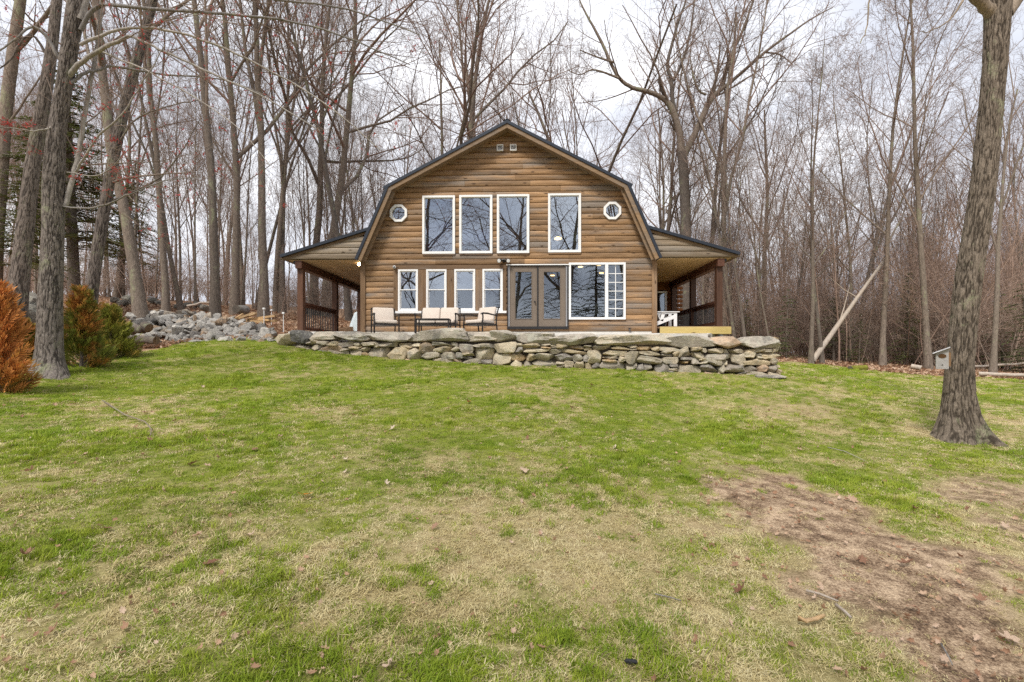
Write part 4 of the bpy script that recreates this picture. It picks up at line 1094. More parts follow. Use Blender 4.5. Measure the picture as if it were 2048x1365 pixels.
def rough_trunk(name, pts, rad, mat, parent, n=230, step=.032, ridge=.10, seed=0, flare=None, gap=9.0):
    """near trunk with bark ridges as real relief"""
    ln = np.r_[0, np.cumsum(np.linalg.norm(np.diff(pts, axis=0), axis=1))]; k = int(ln[-1] / step)
    s_ = np.linspace(0, ln[-1], k); pp = np.stack([np.interp(s_, ln, pts[:, i]) for i in range(3)], 1); rr = np.interp(s_, ln, rad)
    a = np.linspace(0, 2 * np.pi, n, endpoint=False); A, Sg = np.meshgrid(a, s_)
    rg = np.broadcast_to(rr[:, None], A.shape).copy()
    if flare is not None:
        h, roots = flare
        for ra, amp, wd in roots: rg = rg + amp * np.exp(-Sg / h) * np.exp(-(((A - ra + np.pi) % (2 * np.pi) - np.pi) / wd) ** 2)
    r0 = rr.mean()
    q = np.stack([np.cos(A) * r0 * gap * 2.2, np.sin(A) * r0 * gap * 2.2, Sg * gap * .42], -1).reshape(-1, 3)
    wv_ = fbm(q * .35 + 9, seed + 3, 2)[:, None] - .5
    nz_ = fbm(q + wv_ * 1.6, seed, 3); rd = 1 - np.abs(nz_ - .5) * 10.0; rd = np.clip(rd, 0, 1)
    lump = fbm(q * .12, seed + 9, 3) - .5
    rg = rg + (-rd * ridge * .55 + lump * ridge * 1.3).reshape(A.shape) * r0
    rdv = rd
    V = np.stack([pp[:, None, 0] + np.cos(A) * rg, pp[:, None, 1] + np.sin(A) * rg, np.broadcast_to(pp[:, None, 2], A.shape)], -1).reshape(-1, 3)
    i = np.arange(k - 1)[:, None] * n; j = np.arange(n)[None]; j2 = (j + 1) % n
    F = np.stack([i + j, i + j2, i + n + j2, i + n + j], -1).reshape(-1, 4)
    me_ = fast_mesh(name, V - OFF[parent.name], F, mat, True)
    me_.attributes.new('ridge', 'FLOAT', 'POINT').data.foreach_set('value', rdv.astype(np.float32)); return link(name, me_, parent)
def shaped_tree(name, label, base, trunk, limbs, twc, mats, Y, seed, near=None, cat='tree', extra_from_trunk=True, group=None, tw_start=1):
    rg = np.random.RandomState(seed); t_ = thing(name, tuple(base), 0, label, cat, group); off = OFF[t_.name]
    tp, tr = limb3(trunk, Y)
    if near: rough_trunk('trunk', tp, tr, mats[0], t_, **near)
    else: link('trunk', poly_mesh('trunk', [(tp - off, tr, 0)], mats[0]), t_)
    tw = []; lb = []
    for pts, Y0, Y1 in limbs:
        q, r_ = limb3(pts, Y0, Y1, wob=.006, rg=rg); lb.append((q - off, r_, 1))
        ln = np.linalg.norm(np.diff(q, axis=0), axis=1).sum(); kids(tw, q, r_, ln, tw_start, twc, rg)
    for i, (q, r_, lv) in enumerate(lb):
        link('limb', poly_mesh('limb', [(q, r_, 1)], mats[1], (10, 9, 6, 4, 3, 3)), t_)
    if tw: link('crown', poly_mesh('crown', [(q - off, r_, lv) for q, r_, lv in tw], mats[2], (8, 6, 4, 3, 3, 3)), t_)
    return t_, tw

# near maple
TW = cfg((9, 9, 6, 4), (.1, .15, .15, .15), (.3, .34, .42, .5), (40, 42, 45, 45), (0, .03, .04, .03, .02), (.05, .07, .10, .13, .16), .42, (9, 9, 6, 4, 3), .25, .0022)
b0 = G(104, 748)
YM = float(b0[1]); YM = 8.8
base = P(104, 745, YM)
maple_limbs = [([(133, 160, 15), (165, 123, 12), (211, 95, 10), (258, 74, 8.5), (290, 86, 7), (330, 104, 6), (400, 137, 5), (520, 190, 3.6), (640, 262, 2)], 8.8, 8.2),
    ([(140, 168, 9), (172, 147, 8), (200, 139, 7), (235, 134, 6), (330, 150, 4.5), (450, 160, 3), (560, 205, 1.8)], 8.8, 9.8),
    ([(128, 415, 13), (142, 370, 12.5), (156, 310, 12), (168, 240, 11), (180, 170, 10), (195, 90, 9), (205, -20, 8), (215, -140, 6)], 8.85, 9.3),
    ([(150, 345, 6), (170, 312, 5.5), (200, 270, 5), (246, 226, 4), (285, 165, 3), (330, 90, 2)], 8.9, 8.4),
    ([(130, 414, 5), (180, 417, 4.5), (225, 405, 4), (262, 388, 3.4), (330, 362, 2.4), (400, 355, 1.6)], 8.8, 8.2),
    ([(135, 345, 3.5), (190, 352, 3), (225, 335, 2.4), (250, 300, 1.6)], 8.8, 8.1),
    ([(160, 60, 12), (200, 12, 10), (300, 18, 8), (420, 26, 6.5), (560, 40, 5), (680, 70, 3.5), (820, 130, 2)], 8.8, 8.6),
    ([(160, 90, 9), (240, 60, 7), (330, 60, 6), (430, 90, 5), (520, 132, 4), (640, 200, 3), (760, 300, 1.8)], 8.8, 9.4),
    ([(120, 120, 11), (90, 70, 9), (60, 55, 7), (30, 80, 5), (-20, 110, 4), (-80, 120, 3)], 8.8, 8.2),
    ([(118, 250, 5), (80, 262, 4), (30, 258, 3), (-20, 250, 2)], 8.8, 8.0),
    ([(150, 20, 26), (140, -80, 20), (120, -220, 14), (130, -380, 8)], 8.8, 8.8), ([(158, 40, 24), (185, -60, 18), (230, -200, 12), (280, -340, 7)], 8.8, 9.2),
    ([(185, -60, 12), (280, -40, 9), (420, -20, 7), (560, 0, 5), (700, 20, 3.5), (840, 70, 2)], 9.0, 10),
    ([(205, 105, 5), (290, 140, 4), (380, 190, 3), (470, 250, 2.2), (540, 330, 1.5)], 8.8, 8.0)]
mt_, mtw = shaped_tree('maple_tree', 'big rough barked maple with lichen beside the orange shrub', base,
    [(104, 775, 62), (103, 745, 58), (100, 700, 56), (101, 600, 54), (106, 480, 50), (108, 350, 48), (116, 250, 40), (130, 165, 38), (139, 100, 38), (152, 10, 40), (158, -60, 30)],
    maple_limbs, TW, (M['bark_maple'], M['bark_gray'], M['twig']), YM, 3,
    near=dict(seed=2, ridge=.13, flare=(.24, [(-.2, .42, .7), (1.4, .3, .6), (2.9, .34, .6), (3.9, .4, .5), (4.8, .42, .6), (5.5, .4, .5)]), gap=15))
# red buds along the outer twigs
rg = np.random.RandomState(5); bv = []
for q, r_, lv in mtw:
    if lv >= 3 and rg.rand() < .30:
        for k in range(rg.randint(1, 4)):
            c = q[rg.randint(1, len(q))] + rg.normal(size=3) * .012
            for m2 in range(2):
                bv.append(np.array([c, c + rg.normal(size=3) * .019, c + rg.normal(size=3) * .019]))
bv = np.array(bv).reshape(-1, 3) - OFF[mt_.name]
o = link('buds', fast_mesh('buds', bv, np.arange(len(bv)).reshape(-1, 3), M['bud']), mt_); o['kind'] = 'stuff'

# right foreground oak
base = P(1917, 868, 7.5)
oak_limbs = [([(1985, 30, 34), (1955, 0, 26), (1925, -40, 22), (1880, -110, 16), (1820, -150, 11), (1768, -90, 7), (1742, -10, 4), (1735, 50, 3), (1722, 86, 2.2)], 7.5, 6.9),
    ([(2010, 30, 36), (2040, -10, 28), (2075, -80, 22), (2110, -220, 14)], 7.5, 7.9), ([(1995, 0, 34), (1990, -120, 26), (1975, -260, 16), (1950, -420, 8)], 7.5, 7.6),
    ([(1940, -20, 8), (1900, 40, 4), (1860, 62, 2.5), (1840, 64, 1.6)], 7.4, 7.0)]
TW2 = cfg((6, 5, 4, 3), (.1, .45, .2, .2), (.3, .20, .4, .5), (40, 45, 48, 45), (0, .0, .02, .02, .02), (.05, .07, .11, .14, .16), .45, (9, 9, 5, 4, 3), .25, .002)
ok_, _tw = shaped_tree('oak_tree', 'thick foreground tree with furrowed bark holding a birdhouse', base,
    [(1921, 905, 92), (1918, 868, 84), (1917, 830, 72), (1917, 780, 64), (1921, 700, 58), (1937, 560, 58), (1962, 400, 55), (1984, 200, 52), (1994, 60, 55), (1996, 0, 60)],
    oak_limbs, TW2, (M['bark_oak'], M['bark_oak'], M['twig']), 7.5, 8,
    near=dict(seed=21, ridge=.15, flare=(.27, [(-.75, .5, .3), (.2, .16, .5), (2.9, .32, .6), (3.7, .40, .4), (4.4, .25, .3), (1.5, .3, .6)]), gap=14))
# birdhouse
q = P(1884, 718, 7.22); bh = thing('birdhouse', (float(q[0]), 7.22, float(q[2]) - .15), R(-38), 'pale grey wooden birdhouse with oval hole fixed to the furrowed trunk', 'birdhouse')
mb = MB(); hx, d2 = .07, .075
mb.add([(-hx, -d2, 0), (hx, -d2, 0), (hx, -d2, .30), (-hx, -d2, .235), (-hx, d2, 0), (hx, d2, 0), (hx, d2, .30), (-hx, d2, .235)],
       [(0, 1, 2, 3), (7, 6, 5, 4), (0, 4, 5, 1), (1, 5, 6, 2), (3, 7, 4, 0), (2, 6, 7, 3)])
mb.build('box', plain('grey_painted_board', (.34, .325, .31), .8, 0, .15, 14), bh, local=True)
MB().add([(-.105, -.12, .222), (.085, -.12, .312), (.085, .1, .312), (-.105, .1, .222), (-.105, -.12, .236), (.085, -.12, .326), (.085, .1, .326), (-.105, .1, .236)],
         [(3, 2, 1, 0), (4, 5, 6, 7), (0, 1, 5, 4), (1, 2, 6, 5), (2, 3, 7, 6), (3, 0, 4, 7)]).build('roof', plain('pale_grey_lid', (.55, .55, .57), .7), bh, local=True)
MB().add([(.0 + .045 * math.cos(a), -d2 - .004, .19 + .032 * math.sin(a)) for a in np.linspace(0, 6.283, 16, endpoint=False)] , [tuple(range(16))]).build('entrance_hole', plain('dark_hole_wood', (.09, .045, .015), .9), bh, local=True)
MB().tube([(.0, -d2, .06), (.0, -d2 - .006, .06)], [.008, .008], 8).build('screw', M['bronze'], bh, local=True)
MB().box(.06, .1, .02, .2, .04, .24).build('mount', M['trim'], bh, local=True)

# second near trunk and leaning trunk on the left
C_side = cfg((6, 6, 5, 4), (.2, .2, .15, .15), (.3, .4, .45, .5), (40, 42, 45, 45), (0, .04, .04, .03, .02), (.05, .08, .11, .14, .16), .45, (9, 8, 5, 4, 3), .25, .003)
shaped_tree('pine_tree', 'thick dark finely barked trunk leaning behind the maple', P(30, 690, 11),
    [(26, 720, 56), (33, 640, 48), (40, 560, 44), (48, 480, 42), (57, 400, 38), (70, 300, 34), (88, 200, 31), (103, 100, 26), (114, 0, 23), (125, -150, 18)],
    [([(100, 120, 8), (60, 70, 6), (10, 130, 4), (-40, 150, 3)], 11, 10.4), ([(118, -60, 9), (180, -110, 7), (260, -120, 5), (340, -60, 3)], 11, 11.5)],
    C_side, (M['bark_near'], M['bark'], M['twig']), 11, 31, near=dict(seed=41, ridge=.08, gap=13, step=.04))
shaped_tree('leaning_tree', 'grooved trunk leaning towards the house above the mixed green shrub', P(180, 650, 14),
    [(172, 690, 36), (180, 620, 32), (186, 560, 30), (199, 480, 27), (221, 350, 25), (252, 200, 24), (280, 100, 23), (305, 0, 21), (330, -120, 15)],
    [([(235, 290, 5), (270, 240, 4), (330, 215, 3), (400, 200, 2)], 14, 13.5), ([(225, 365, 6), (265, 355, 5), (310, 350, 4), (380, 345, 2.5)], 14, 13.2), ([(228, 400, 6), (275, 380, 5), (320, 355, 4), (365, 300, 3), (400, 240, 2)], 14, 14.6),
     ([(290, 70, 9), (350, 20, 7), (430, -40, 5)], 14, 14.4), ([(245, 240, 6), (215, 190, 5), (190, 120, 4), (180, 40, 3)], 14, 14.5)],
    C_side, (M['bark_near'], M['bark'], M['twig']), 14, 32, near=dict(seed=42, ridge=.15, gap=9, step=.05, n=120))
shaped_tree('bare_tree', 'bare trunk at the very edge rising past the hemlock', P(0, 640, 16),
    [(-14, 660, 40), (-8, 500, 34), (2, 350, 32), (12, 220, 30), (30, 80, 28), (44, -20, 24)], [([(26, 110, 14), (70, 60, 11), (110, 5, 9), (150, -60, 6)], 16, 15.5), ([(8, 260, 7), (50, 200, 5), (95, 130, 3.5), (120, 60, 2)], 16, 16)],
    C_side, (M['bark'], M['bark'], M['twig']), 16, 33)
# big forked oak behind the house
TW3 = cfg((10, 9, 7, 5), (.1, .12, .12, .15), (.3, .36, .42, .5), (36, 40, 42, 45), (0, .07, .07, .05, .03), (.05, .07, .10, .13, .16), .40, (9, 9, 6, 4, 3), .25, .005)
shaped_tree('forked_oak', 'tall bare tree forking wide above the porch roof beside the gable', P(1372, 690, 27),
    [(1375, 715, 30), (1372, 600, 24), (1372, 480, 22), (1370, 400, 21), (1366, 330, 20), (1364, 305, 20)],
    [([(1364, 315, 17), (1360, 275, 14), (1352, 240, 13), (1340, 212, 12), (1325, 197, 10), (1298, 184, 9), (1265, 176, 8), (1240, 158, 7), (1222, 128, 6.5), (1208, 95, 6), (1190, 60, 5), (1168, 20, 3.5), (1150, -20, 2)], 27, 26),
     ([(1350, 235, 11), (1345, 200, 9), (1343, 165, 8), (1335, 130, 7), (1345, 85, 6), (1358, 40, 5), (1372, 0, 4), (1385, -60, 2)], 27, 27.5),
     ([(1343, 165, 7), (1360, 135, 6), (1375, 90, 5), (1385, 40, 4), (1390, -20, 2)], 27.2, 28.5),
     ([(1366, 315, 16), (1382, 285, 14), (1396, 255, 13), (1408, 228, 13), (1422, 200, 12), (1436, 185, 9), (1455, 170, 8), (1490, 140, 7), (1530, 105, 6), (1570, 75, 5), (1620, 40, 3.5), (1665, 15, 2)], 27, 26.2),
     ([(1445, 178, 8), (1452, 145, 7), (1465, 105, 6.5), (1482, 70, 6), (1495, 35, 5), (1510, -10, 4), (1525, -70, 2)], 26.8, 26),
     ([(1420, 205, 9), (1428, 175, 7), (1436, 135, 5), (1440, 90, 3)], 27, 27.3),
     ([(1412, 190, 5), (1398, 182, 4.5), (1390, 165, 4), (1383, 135, 3), (1380, 110, 2)], 27, 26.5),
     ([(1332, 195, 8), (1322, 178, 5), (1317, 158, 3)], 27, 26.6), ([(1355, 265, 5), (1345, 250, 4), (1341, 240, 2)], 27, 26.7),
     ([(1245, 160, 5), (1215, 148, 4), (1185, 140, 3), (1160, 150, 2), (1135, 140, 1.5)], 26.3, 26), ([(1228, 125, 5), (1195, 115, 3), (1160, 100, 2)], 26.2, 25.8),
     ([(1530, 105, 4), (1560, 110, 3), (1585, 130, 2)], 26.5, 26.3)],
    TW3, (M['bark'], M['bark'], M['twig']), 27, 34)
# leaning dead trunk in the right woods
a, c = P(1625, 722, 20.5), P(1772, 515, 21.5)
dt = thing('leaning_dead_tree', tuple(a), 0, 'pale barkless dead trunk leaning diagonally through the woods', 'dead tree')
kk = np.linspace(0, 1, 14)[:, None]; pts = a + (c - a) * kk + np.sin(kk * 7) * np.array([.06, .05, .04])
V, F = tube(pts, np.linspace(.115, .05, 14), 12); MB().add(V, [tuple(q) for q in F]).build('trunk', M['dead'], dt, True)
for t0, d in ((.35, (.5, .2, 1.2)), (.6, (-.9, .1, .6)), (.8, (.8, 0, .9))):
    p0 = a + (c - a) * t0; MB().tube([p0, p0 + np.array(d) * .6, p0 + np.array(d) * 1.3 + (0, 0, .2)], [.03, .02, .006], 6).build('dead_branch', M['dead'], dt)

# --- trunks one can pick out in the woods: (px, base py, Y, trunk px, height, proto, lean, label)
picked = [(288, 612, 16, 27, 20, 1, (-.02, 0), 'stout lichen spotted trunk rising behind the rock heap, nearest the shrubs'),
    (333, 622, 18, 15, 16, 3, (.03, 0), 'crooked thinner trunk next to the stout lichen spotted trunk'),
    (431, 634, 17, 20, 18, 0, (0, 0), 'straight trunk standing at the back of the rock heap'),
    (468, 616, 22, 17, 20, 7, (.02, 0), 'trunk rising out of the brush behind the timber pile'),
    (528, 622, 22, 21, 21, 3, (.08, 0), 'leaning forked trunk just beyond the porch roof tip'),
    (565, 632, 26, 14, 19, 4, (.03, 0), 'straight trunk seen behind the porch front post'),
    (628, 636, 29, 20, 20, 1, (0, 0), 'trunk seen between the front porch posts above the car'),
    (655, 634, 27, 24, 20, 7, (.06, 0), 'thick leaning trunk seen just ahead of the middle porch post'),
    (700, 645, 24, 14, 17, 4, (.03, 0), 'trunk seen beside the pale blue covered table'),
    (880, 650, 31, 20, 22, 1, (-.06, 0), 'spreading bare tree rising over the roof slope facing the rock heap'),
    (965, 650, 34, 20, 21, 3, (.08, 0), 'bare tree leaning over the roof close to the ridge'),
    (1190, 655, 34, 22, 19, 7, (.10, 0), 'bare tree with low spreading limbs behind the roof slope next to the forked oak'),
    (1403, 690, 30, 17, 16, 6, (.02, 0), 'forked trunk standing next to the tall forked oak'),
    (1447, 695, 26, 15, 18, 3, (.12, 0), 'bent trunk with a burl leaning away from the porch'),
    (1520, 700, 30, 15, 15, 0, (.06, 0), 'leaning trunk above the end of the stone wall'),
    (1622, 728, 20.2, 11.5, 13, 5, (0, 0), 'slim grey trunk standing at the foot of the leaning dead trunk'),
    (1645, 730, 20.6, 12, 12, 8, (-.02, 0), 'slim trunk crossing the leaning dead trunk near its foot'),
    (1765, 728, 21, 15, 17, 5, (0, 0), 'straight grey trunk midway between the dead trunk and the birdhouse'),
    (1858, 725, 20, 17, 19, 2, (0, 0), 'straight slender tree with high crown just behind the birdhouse'),
    (1700, 724, 24, 11, 15, 8, (.03, 0), 'slim trunk behind the middle of the leaning dead trunk'),
    (1985, 742, 17.5, 13, 11, 6, (.05, 0), 'reddish twin stemmed small tree past the birdhouse trunk')]
for px, py, Y, wpx, H, k, ln, lb in picked:
    q = P(px, py, Y); place_tree(k, float(q[0]), Y, H, wpx * .44 / math.hypot(1, (px - 1024) / FPX) * Y / FPX, lb, lean=ln)
rs = np.random.RandomState(23)
ORD = 'first second third fourth fifth sixth seventh eighth ninth tenth eleventh twelfth thirteenth fourteenth fifteenth sixteenth seventeenth eighteenth'.split()
def scatter(n, px0, px1, Y0, Y1, H0, H1, ks, label, group, dmin=1.3, lean=.05, keep=[], ordinal=False):
    done = []; tries = 0
    while len(done) < n and tries < n * 40:
        tries += 1
        px = rs.uniform(px0, px1); Y = Y0 + (Y1 - Y0) * rs.rand() ** .8; q = P(px, 700, Y)
        if any((q[0] - a) ** 2 + (Y - b_) ** 2 < dmin ** 2 for a, b_ in keep): continue
        if -8.5 < q[0] < 7.2 and Y < 27: continue
        keep.append((q[0], Y))
        H = rs.uniform(H0, H1); done.append((px, place_tree(ks[rs.randint(len(ks))], float(q[0]), Y, H, None, label, lean=(rs.normal() * lean, rs.normal() * lean), group=group, thin=rs.uniform(.3, .75))))
    if ordinal:
        for o_, (px, t_) in zip(ORD, sorted(done, key=lambda q: q[0])): t_['label'] = o_ + ' ' + label
scatter(9, -60, 620, 19, 32, 13, 18, [0, 4, 6, 2, 3, 5], 'tall bare tree on the leafy slope, counting from picture edge to porch', 'tall bare trees on the leafy slope', ordinal=True)
scatter(26, -80, 700, 20, 34, 8, 13, [2, 5, 8], 'slender bare tree among the trunks on the leafy slope', 'slender bare trees on the slope', .8, .06)
scatter(44, -80, 700, 28, 55, 11, 18, [0, 2, 3, 4, 5, 6, 8], 'distant bare tree far back on the leafy slope', 'distant bare trees on the slope')
scatter(14, 620, 1340, 30, 48, 15, 20, [0, 1, 3, 4, 6, 7], 'bare tree rising above the roof, counting from rock heap side', 'bare trees behind the house roof', lean=.07, ordinal=True)
scatter(10, 1360, 2080, 24, 34, 10, 14, [0, 3, 6, 4], 'larger bare tree in the thicket, counting from porch to birdhouse', 'bare trees in the woods beyond the lawn', lean=.07, ordinal=True)
scatter(58, 1360, 2100, 22, 40, 6.5, 12, [2, 5, 8, 6, 3], 'slender bare tree in the thicket beyond the lawn', 'slender trees in the thicket', .9, .08)
scatter(64, 1340, 2100, 36, 66, 9, 15, [0, 2, 5, 8, 3], 'distant slender bare tree deep in the thicket', 'distant trees deep in the thicket', 1.0, .07)
scatter(16, 640, 1340, 30, 50, 12, 16, [2, 5, 8, 2], 'slender bare tree with thin twigs showing over the roof', 'slender trees behind the roof', .8, .07)
# trees behind the camera, seen mirrored in the panes
for k, (x, y, H, kk_) in enumerate([(-7, -5, 17, 1), (3.5, -7, 18, 7), (9, -9, 17, 3), (-2, -11, 18, 1), (-13, -12, 17, 7), (15, -14, 18, 0), (-24, -30, 16, 3), (-34, -34, 15, 0), (-14, -36, 16, 4), (-4, -38, 16, 3), (6, -40, 15, 0)]):
    place_tree(kk_, x, y, H, None, 'bare tree mirrored in the tall upper windows', group='bare trees mirrored in the windows', z=-.6)

# --- hemlocks
def hemlock(seed, H, rmax, nwh, nb, dens, lo=.06):
    rg = np.random.RandomState(seed); V = []; br = []
    for i in range(nwh):
        t_ = (i + rg.rand() * .6) / nwh; z_ = H * (lo + (.99 - lo) * t_); Lr = rmax * (1 - t_) ** .75 * rg.uniform(.75, 1.15) + .08
        for j in range(nb):
            a = rg.uniform(0, 6.28); ln = Lr * rg.uniform(.6, 1.1); k = 6
            s_ = np.linspace(0, 1, k)[:, None]; d = np.array([math.cos(a), math.sin(a), 0])
            pts = np.array([0, 0, z_]) + d * ln * s_ + np.array([0, 0, 1]) * (.10 * s_ - .32 * s_ ** 2) * ln
            br.append((pts, np.linspace(.012, .003, k) * (H / 5), 3)); side = np.array([-d[1], d[0], 0])
            m = int(dens * ln) + 4
            for q in range(m):
                u = rg.uniform(.12, 1); c = np.array([np.interp(u, s_[:, 0], pts[:, x]) for x in range(3)]); sg = rg.choice([-1, 1])
                w_ = ln * .30 * (1.1 - u) + .05; e_ = c + side * sg * w_ * rg.uniform(.5, 1.1) + d * w_ * .5 + np.array([0, 0, rg.normal() * .03 - .03])
                f = e_ - c; nn_ = np.cross(f, [0, 0, 1]); nn_ = nn_ / (np.linalg.norm(nn_) + 1e-9) * .022 * (H / 5) ** .5
                for v0, v1 in ((0, .4), (.3, .75), (.6, 1)):
                    a0, a1 = c + f * v0, c + f * v1; V += [a0 - nn_ * rg.uniform(.6, 1.4), a0 + nn_ * rg.uniform(.6, 1.4) + (0, 0, rg.normal() * .008), a1]
    V = np.array(V); cm_ = fast_mesh('needles', V, np.arange(len(V)).reshape(-1, 3), M['needle'])
    tr = [(np.array([[0, 0, -.3], [0.02, 0, H * .3], [0, .02, H * .7], [0, 0, H]]), np.array([.016, .013, .008, .002]) * H, 1)]
    return poly_mesh('trunk', tr + br, M['bark']), cm_
hems = [(hemlock(61, 5, 1.6, 22, 5, 16), 5), (hemlock(62, 4, 1.5, 16, 5, 17), 4), (hemlock(63, 12, 2.9, 30, 6, 11, .24), 12)]
def put_hem(k, px, Y, H, label, group=None, zoff=0.0):
    (t0, c0), h0 = hems[k]; x = float(P(px, 700, Y)[0]); o = thing('hemlock_tree', (x, Y, gz(x, Y) + zoff), rs.uniform(0, 6.28), label, 'evergreen tree', group)
    wv_ = rs.uniform(.8, 1.5); o.scale = (H / h0 * wv_, H / h0 * wv_ * rs.uniform(.7, 1.1), H / h0); o.rotation_euler[0] = rs.normal() * .08; link('trunk', t0, o); link('crown', c0, o)
put_hem(2, 150, 18.5, 10.5, 'tall dark hemlock showing on both sides of the near maple trunk')
put_hem(2, 15, 15.5, 9.0, 'dark hemlock at the very edge behind the orange shrub')
put_hem(2, 232, 30, 9.5, 'hemlock deeper in the woods past the grooved leaning trunk')
for k, (px, Y, H) in enumerate([(1490, 24.5, 3.0), (1572, 22.6, 3.4), (1668, 23, 3.2), (1718, 22, 2.4), (1812, 22, 4.4), (1850, 24, 3.0), (1925, 23.6, 2.6), (2006, 20.6, 3.4), (2060, 18.8, 3.7)]):
    put_hem(k % 2, px, Y, H, ORD[k] + ' young green hemlock in the thicket, counting from stone wall outward', 'young hemlocks in the thicket')
for px, Y, H in ((1935, 42, 9), (2030, 40, 9.5), (1680, 60, 8), (1560, 62, 7)):
    put_hem(2, px, Y, H, 'distant taller evergreen behind the thicket', 'distant evergreens behind the thicket')

for x, y, H in ((4.2, -17, 13), (7.4, -20, 14), (10.5, -19, 12), (1.0, -22, 13), (14, -24, 14), (-9, -30, 11), (-17, -32, 11), (-26, -33, 12), (-3, -30, 11)):
    (t0, c0), h0 = hems[2]; o = thing('hemlock_tree', (x, y, -.7), rs.uniform(0, 6.28), 'dark evergreen mirrored in the lower windows', 'evergreen tree', 'evergreens mirrored in the lower windows')
    o.scale = (H / h0 * 1.25, H / h0 * 1.25, H / h0); link('trunk', t0, o); link('crown', c0, o)

# --- browned arborvitae shrubs
def arbor_mat(name, g1, g2, o1, o2, lo, hi, zb):
    m_, t, b = newmat(name); v = mapped(t, 'Object'); n1 = noise(t, v, 2.6, 3); n2 = noise(t, v, 14, 2)
    sep = nd(t, 'ShaderNodeSeparateXYZ'); t.links.new(v, sep.inputs[0])
    f = maths(t, 'ADD', n1, maths(t, 'ADD', maths(t, 'MULTIPLY', maths(t, 'SUBTRACT', sep.outputs[2], .8), zb), maths(t, 'MULTIPLY', maths(t, 'SUBTRACT', n2, .5), .25)))
    fac = rng_map(t, f, lo, hi, 0, 1)
    col = mix(t, fac, mix(t, n2, g1, g2), mix(t, n2, o1, o2)); cb = nd(t, 'ShaderNodeCombineXYZ'); ta = nd(t, 'ShaderNodeAttribute', _attribute_name='tint').outputs['Fac']
    for i_ in range(3): t.links.new(ta, cb.inputs[i_])
    col = mix(t, 1.0, col, cb.outputs[0], 'MULTIPLY'); t.links.new(col, b.inputs['Base Color'])
    b.inputs['Roughness'].default_value = .7; b.inputs['Specular IOR Level'].default_value = .15
    tr = nd(t, 'ShaderNodeBsdfTranslucent'); t.links.new(col, tr.inputs[0]); ms = nd(t, 'ShaderNodeMixShader'); ms.inputs[0].default_value = .2
    t.links.new(b.outputs[0], ms.inputs[1]); t.links.new(tr.outputs[0], ms.inputs[2]); t.links.new(ms.outputs[0], t.nodes['Material Output'].inputs[0])
    return m_
def arborvitae(px, py, Y, H, rad, seed, mat, label):
    q = P(px, py, Y); x = float(q[0]); z_ = gz(x, Y); t_ = thing('arborvitae_shrub', (x, Y, z_), 0, label, 'shrub'); rg = np.random.RandomState(seed)
    V = []; st = []
    tips = []
    for k in range(44):
        h = ((k + rg.rand()) / 44) ** 1.1; a = k * 2.4 + rg.normal() * .4; tips.append((h, a, rad * (1 - h) ** .62 * rg.uniform(.6, 1.12) + .03))
    for k in range(800):
        h, a, rr = tips[rg.randint(44)]
        h = min(.99, max(0, h + rg.normal() * .05)); a += rg.normal() * .34; rr = max(.03, rr * rg.uniform(.55, 1.08))
        tip = np.array([math.cos(a) * rr, math.sin(a) * rr, H * (.03 + .95 * h) + rr * .16])
        root = np.array([math.cos(a) * rr * .25, math.sin(a) * rr * .25, tip[2] - rr * .55 - .04])
        if k % 6 == 0: st.append((np.array([root * [.3, .3, 1], (root + tip) / 2 + (0, 0, .02), tip]), np.array([.008, .006, .002]), 3))
        d = tip - root; d /= np.linalg.norm(d); d = d + np.array([0, 0, rg.normal() * .15 + .0]); d /= np.linalg.norm(d)
        s_ = np.cross(d, rg.normal(size=3)); s_ /= np.linalg.norm(s_)
        for m in range(11):                            # flat fan of scale leaves
            u = (m + 1) / 11; sg = 1 if m % 2 else -1; c = tip - d * .24 * (1 - u); e_ = c + d * .095 + s_ * sg * .095 * (1.15 - u) + rg.normal(size=3) * .008
            nn_ = (d * .9 - s_ * sg * .3); nn_ = np.cross(np.cross(d, s_), e_ - c); nn_ = nn_ / (np.linalg.norm(nn_) + 1e-9) * .011
            mid = (c + e_) / 2; V += [c, mid + nn_, e_, c, e_, mid - nn_]
    V = np.array(V); me_ = fast_mesh('foliage', V, np.arange(len(V)).reshape(-1, 3), mat)
    me_.attributes.new('tint', 'FLOAT', 'POINT').data.foreach_set('value', np.repeat(rg.uniform(.55, 1.45, 800), len(V) // 800).astype(np.float32)); link('foliage', me_, t_)
    st.append((np.array([[0, 0, -.1], [0, 0, H * .5], [0, 0, H * .92]]), np.array([.035, .025, .006]), 2)); link('stem', poly_mesh('stem', st, M['bark']), t_)
    return t_
OR1, OR2 = (.44, .15, .035), (.74, .36, .13)
am1 = arbor_mat('browned_foliage', (.16, .15, .02), (.34, .29, .06), OR1, OR2, .10, .38, .30)
am2 = arbor_mat('half_browned_foliage', (.075, .10, .018), (.25, .26, .05), (.32, .125, .03), (.55, .27, .08), .44, .60, .05)
am3 = arbor_mat('yellow_green_foliage', (.09, .12, .018), (.32, .31, .06), (.34, .20, .035), (.46, .30, .08), .50, .70, 0)
arborvitae(-4, 778, 7.2, 1.72, .46, 71, am1, 'mostly orange browned arborvitae at the edge in front of the maple')
arborvitae(163, 722, 9.7, 1.70, .58, 72, am2, 'arborvitae mottled green and orange directly behind the maple trunk')
arborvitae(222, 697, 11.2, 1.28, .60, 73, am3, 'low yellow green arborvitae next to the dark log')
arborvitae(50, 720, 10.2, .95, .4, 74, am2, 'small mottled arborvitae half hidden between the orange one and the maple')

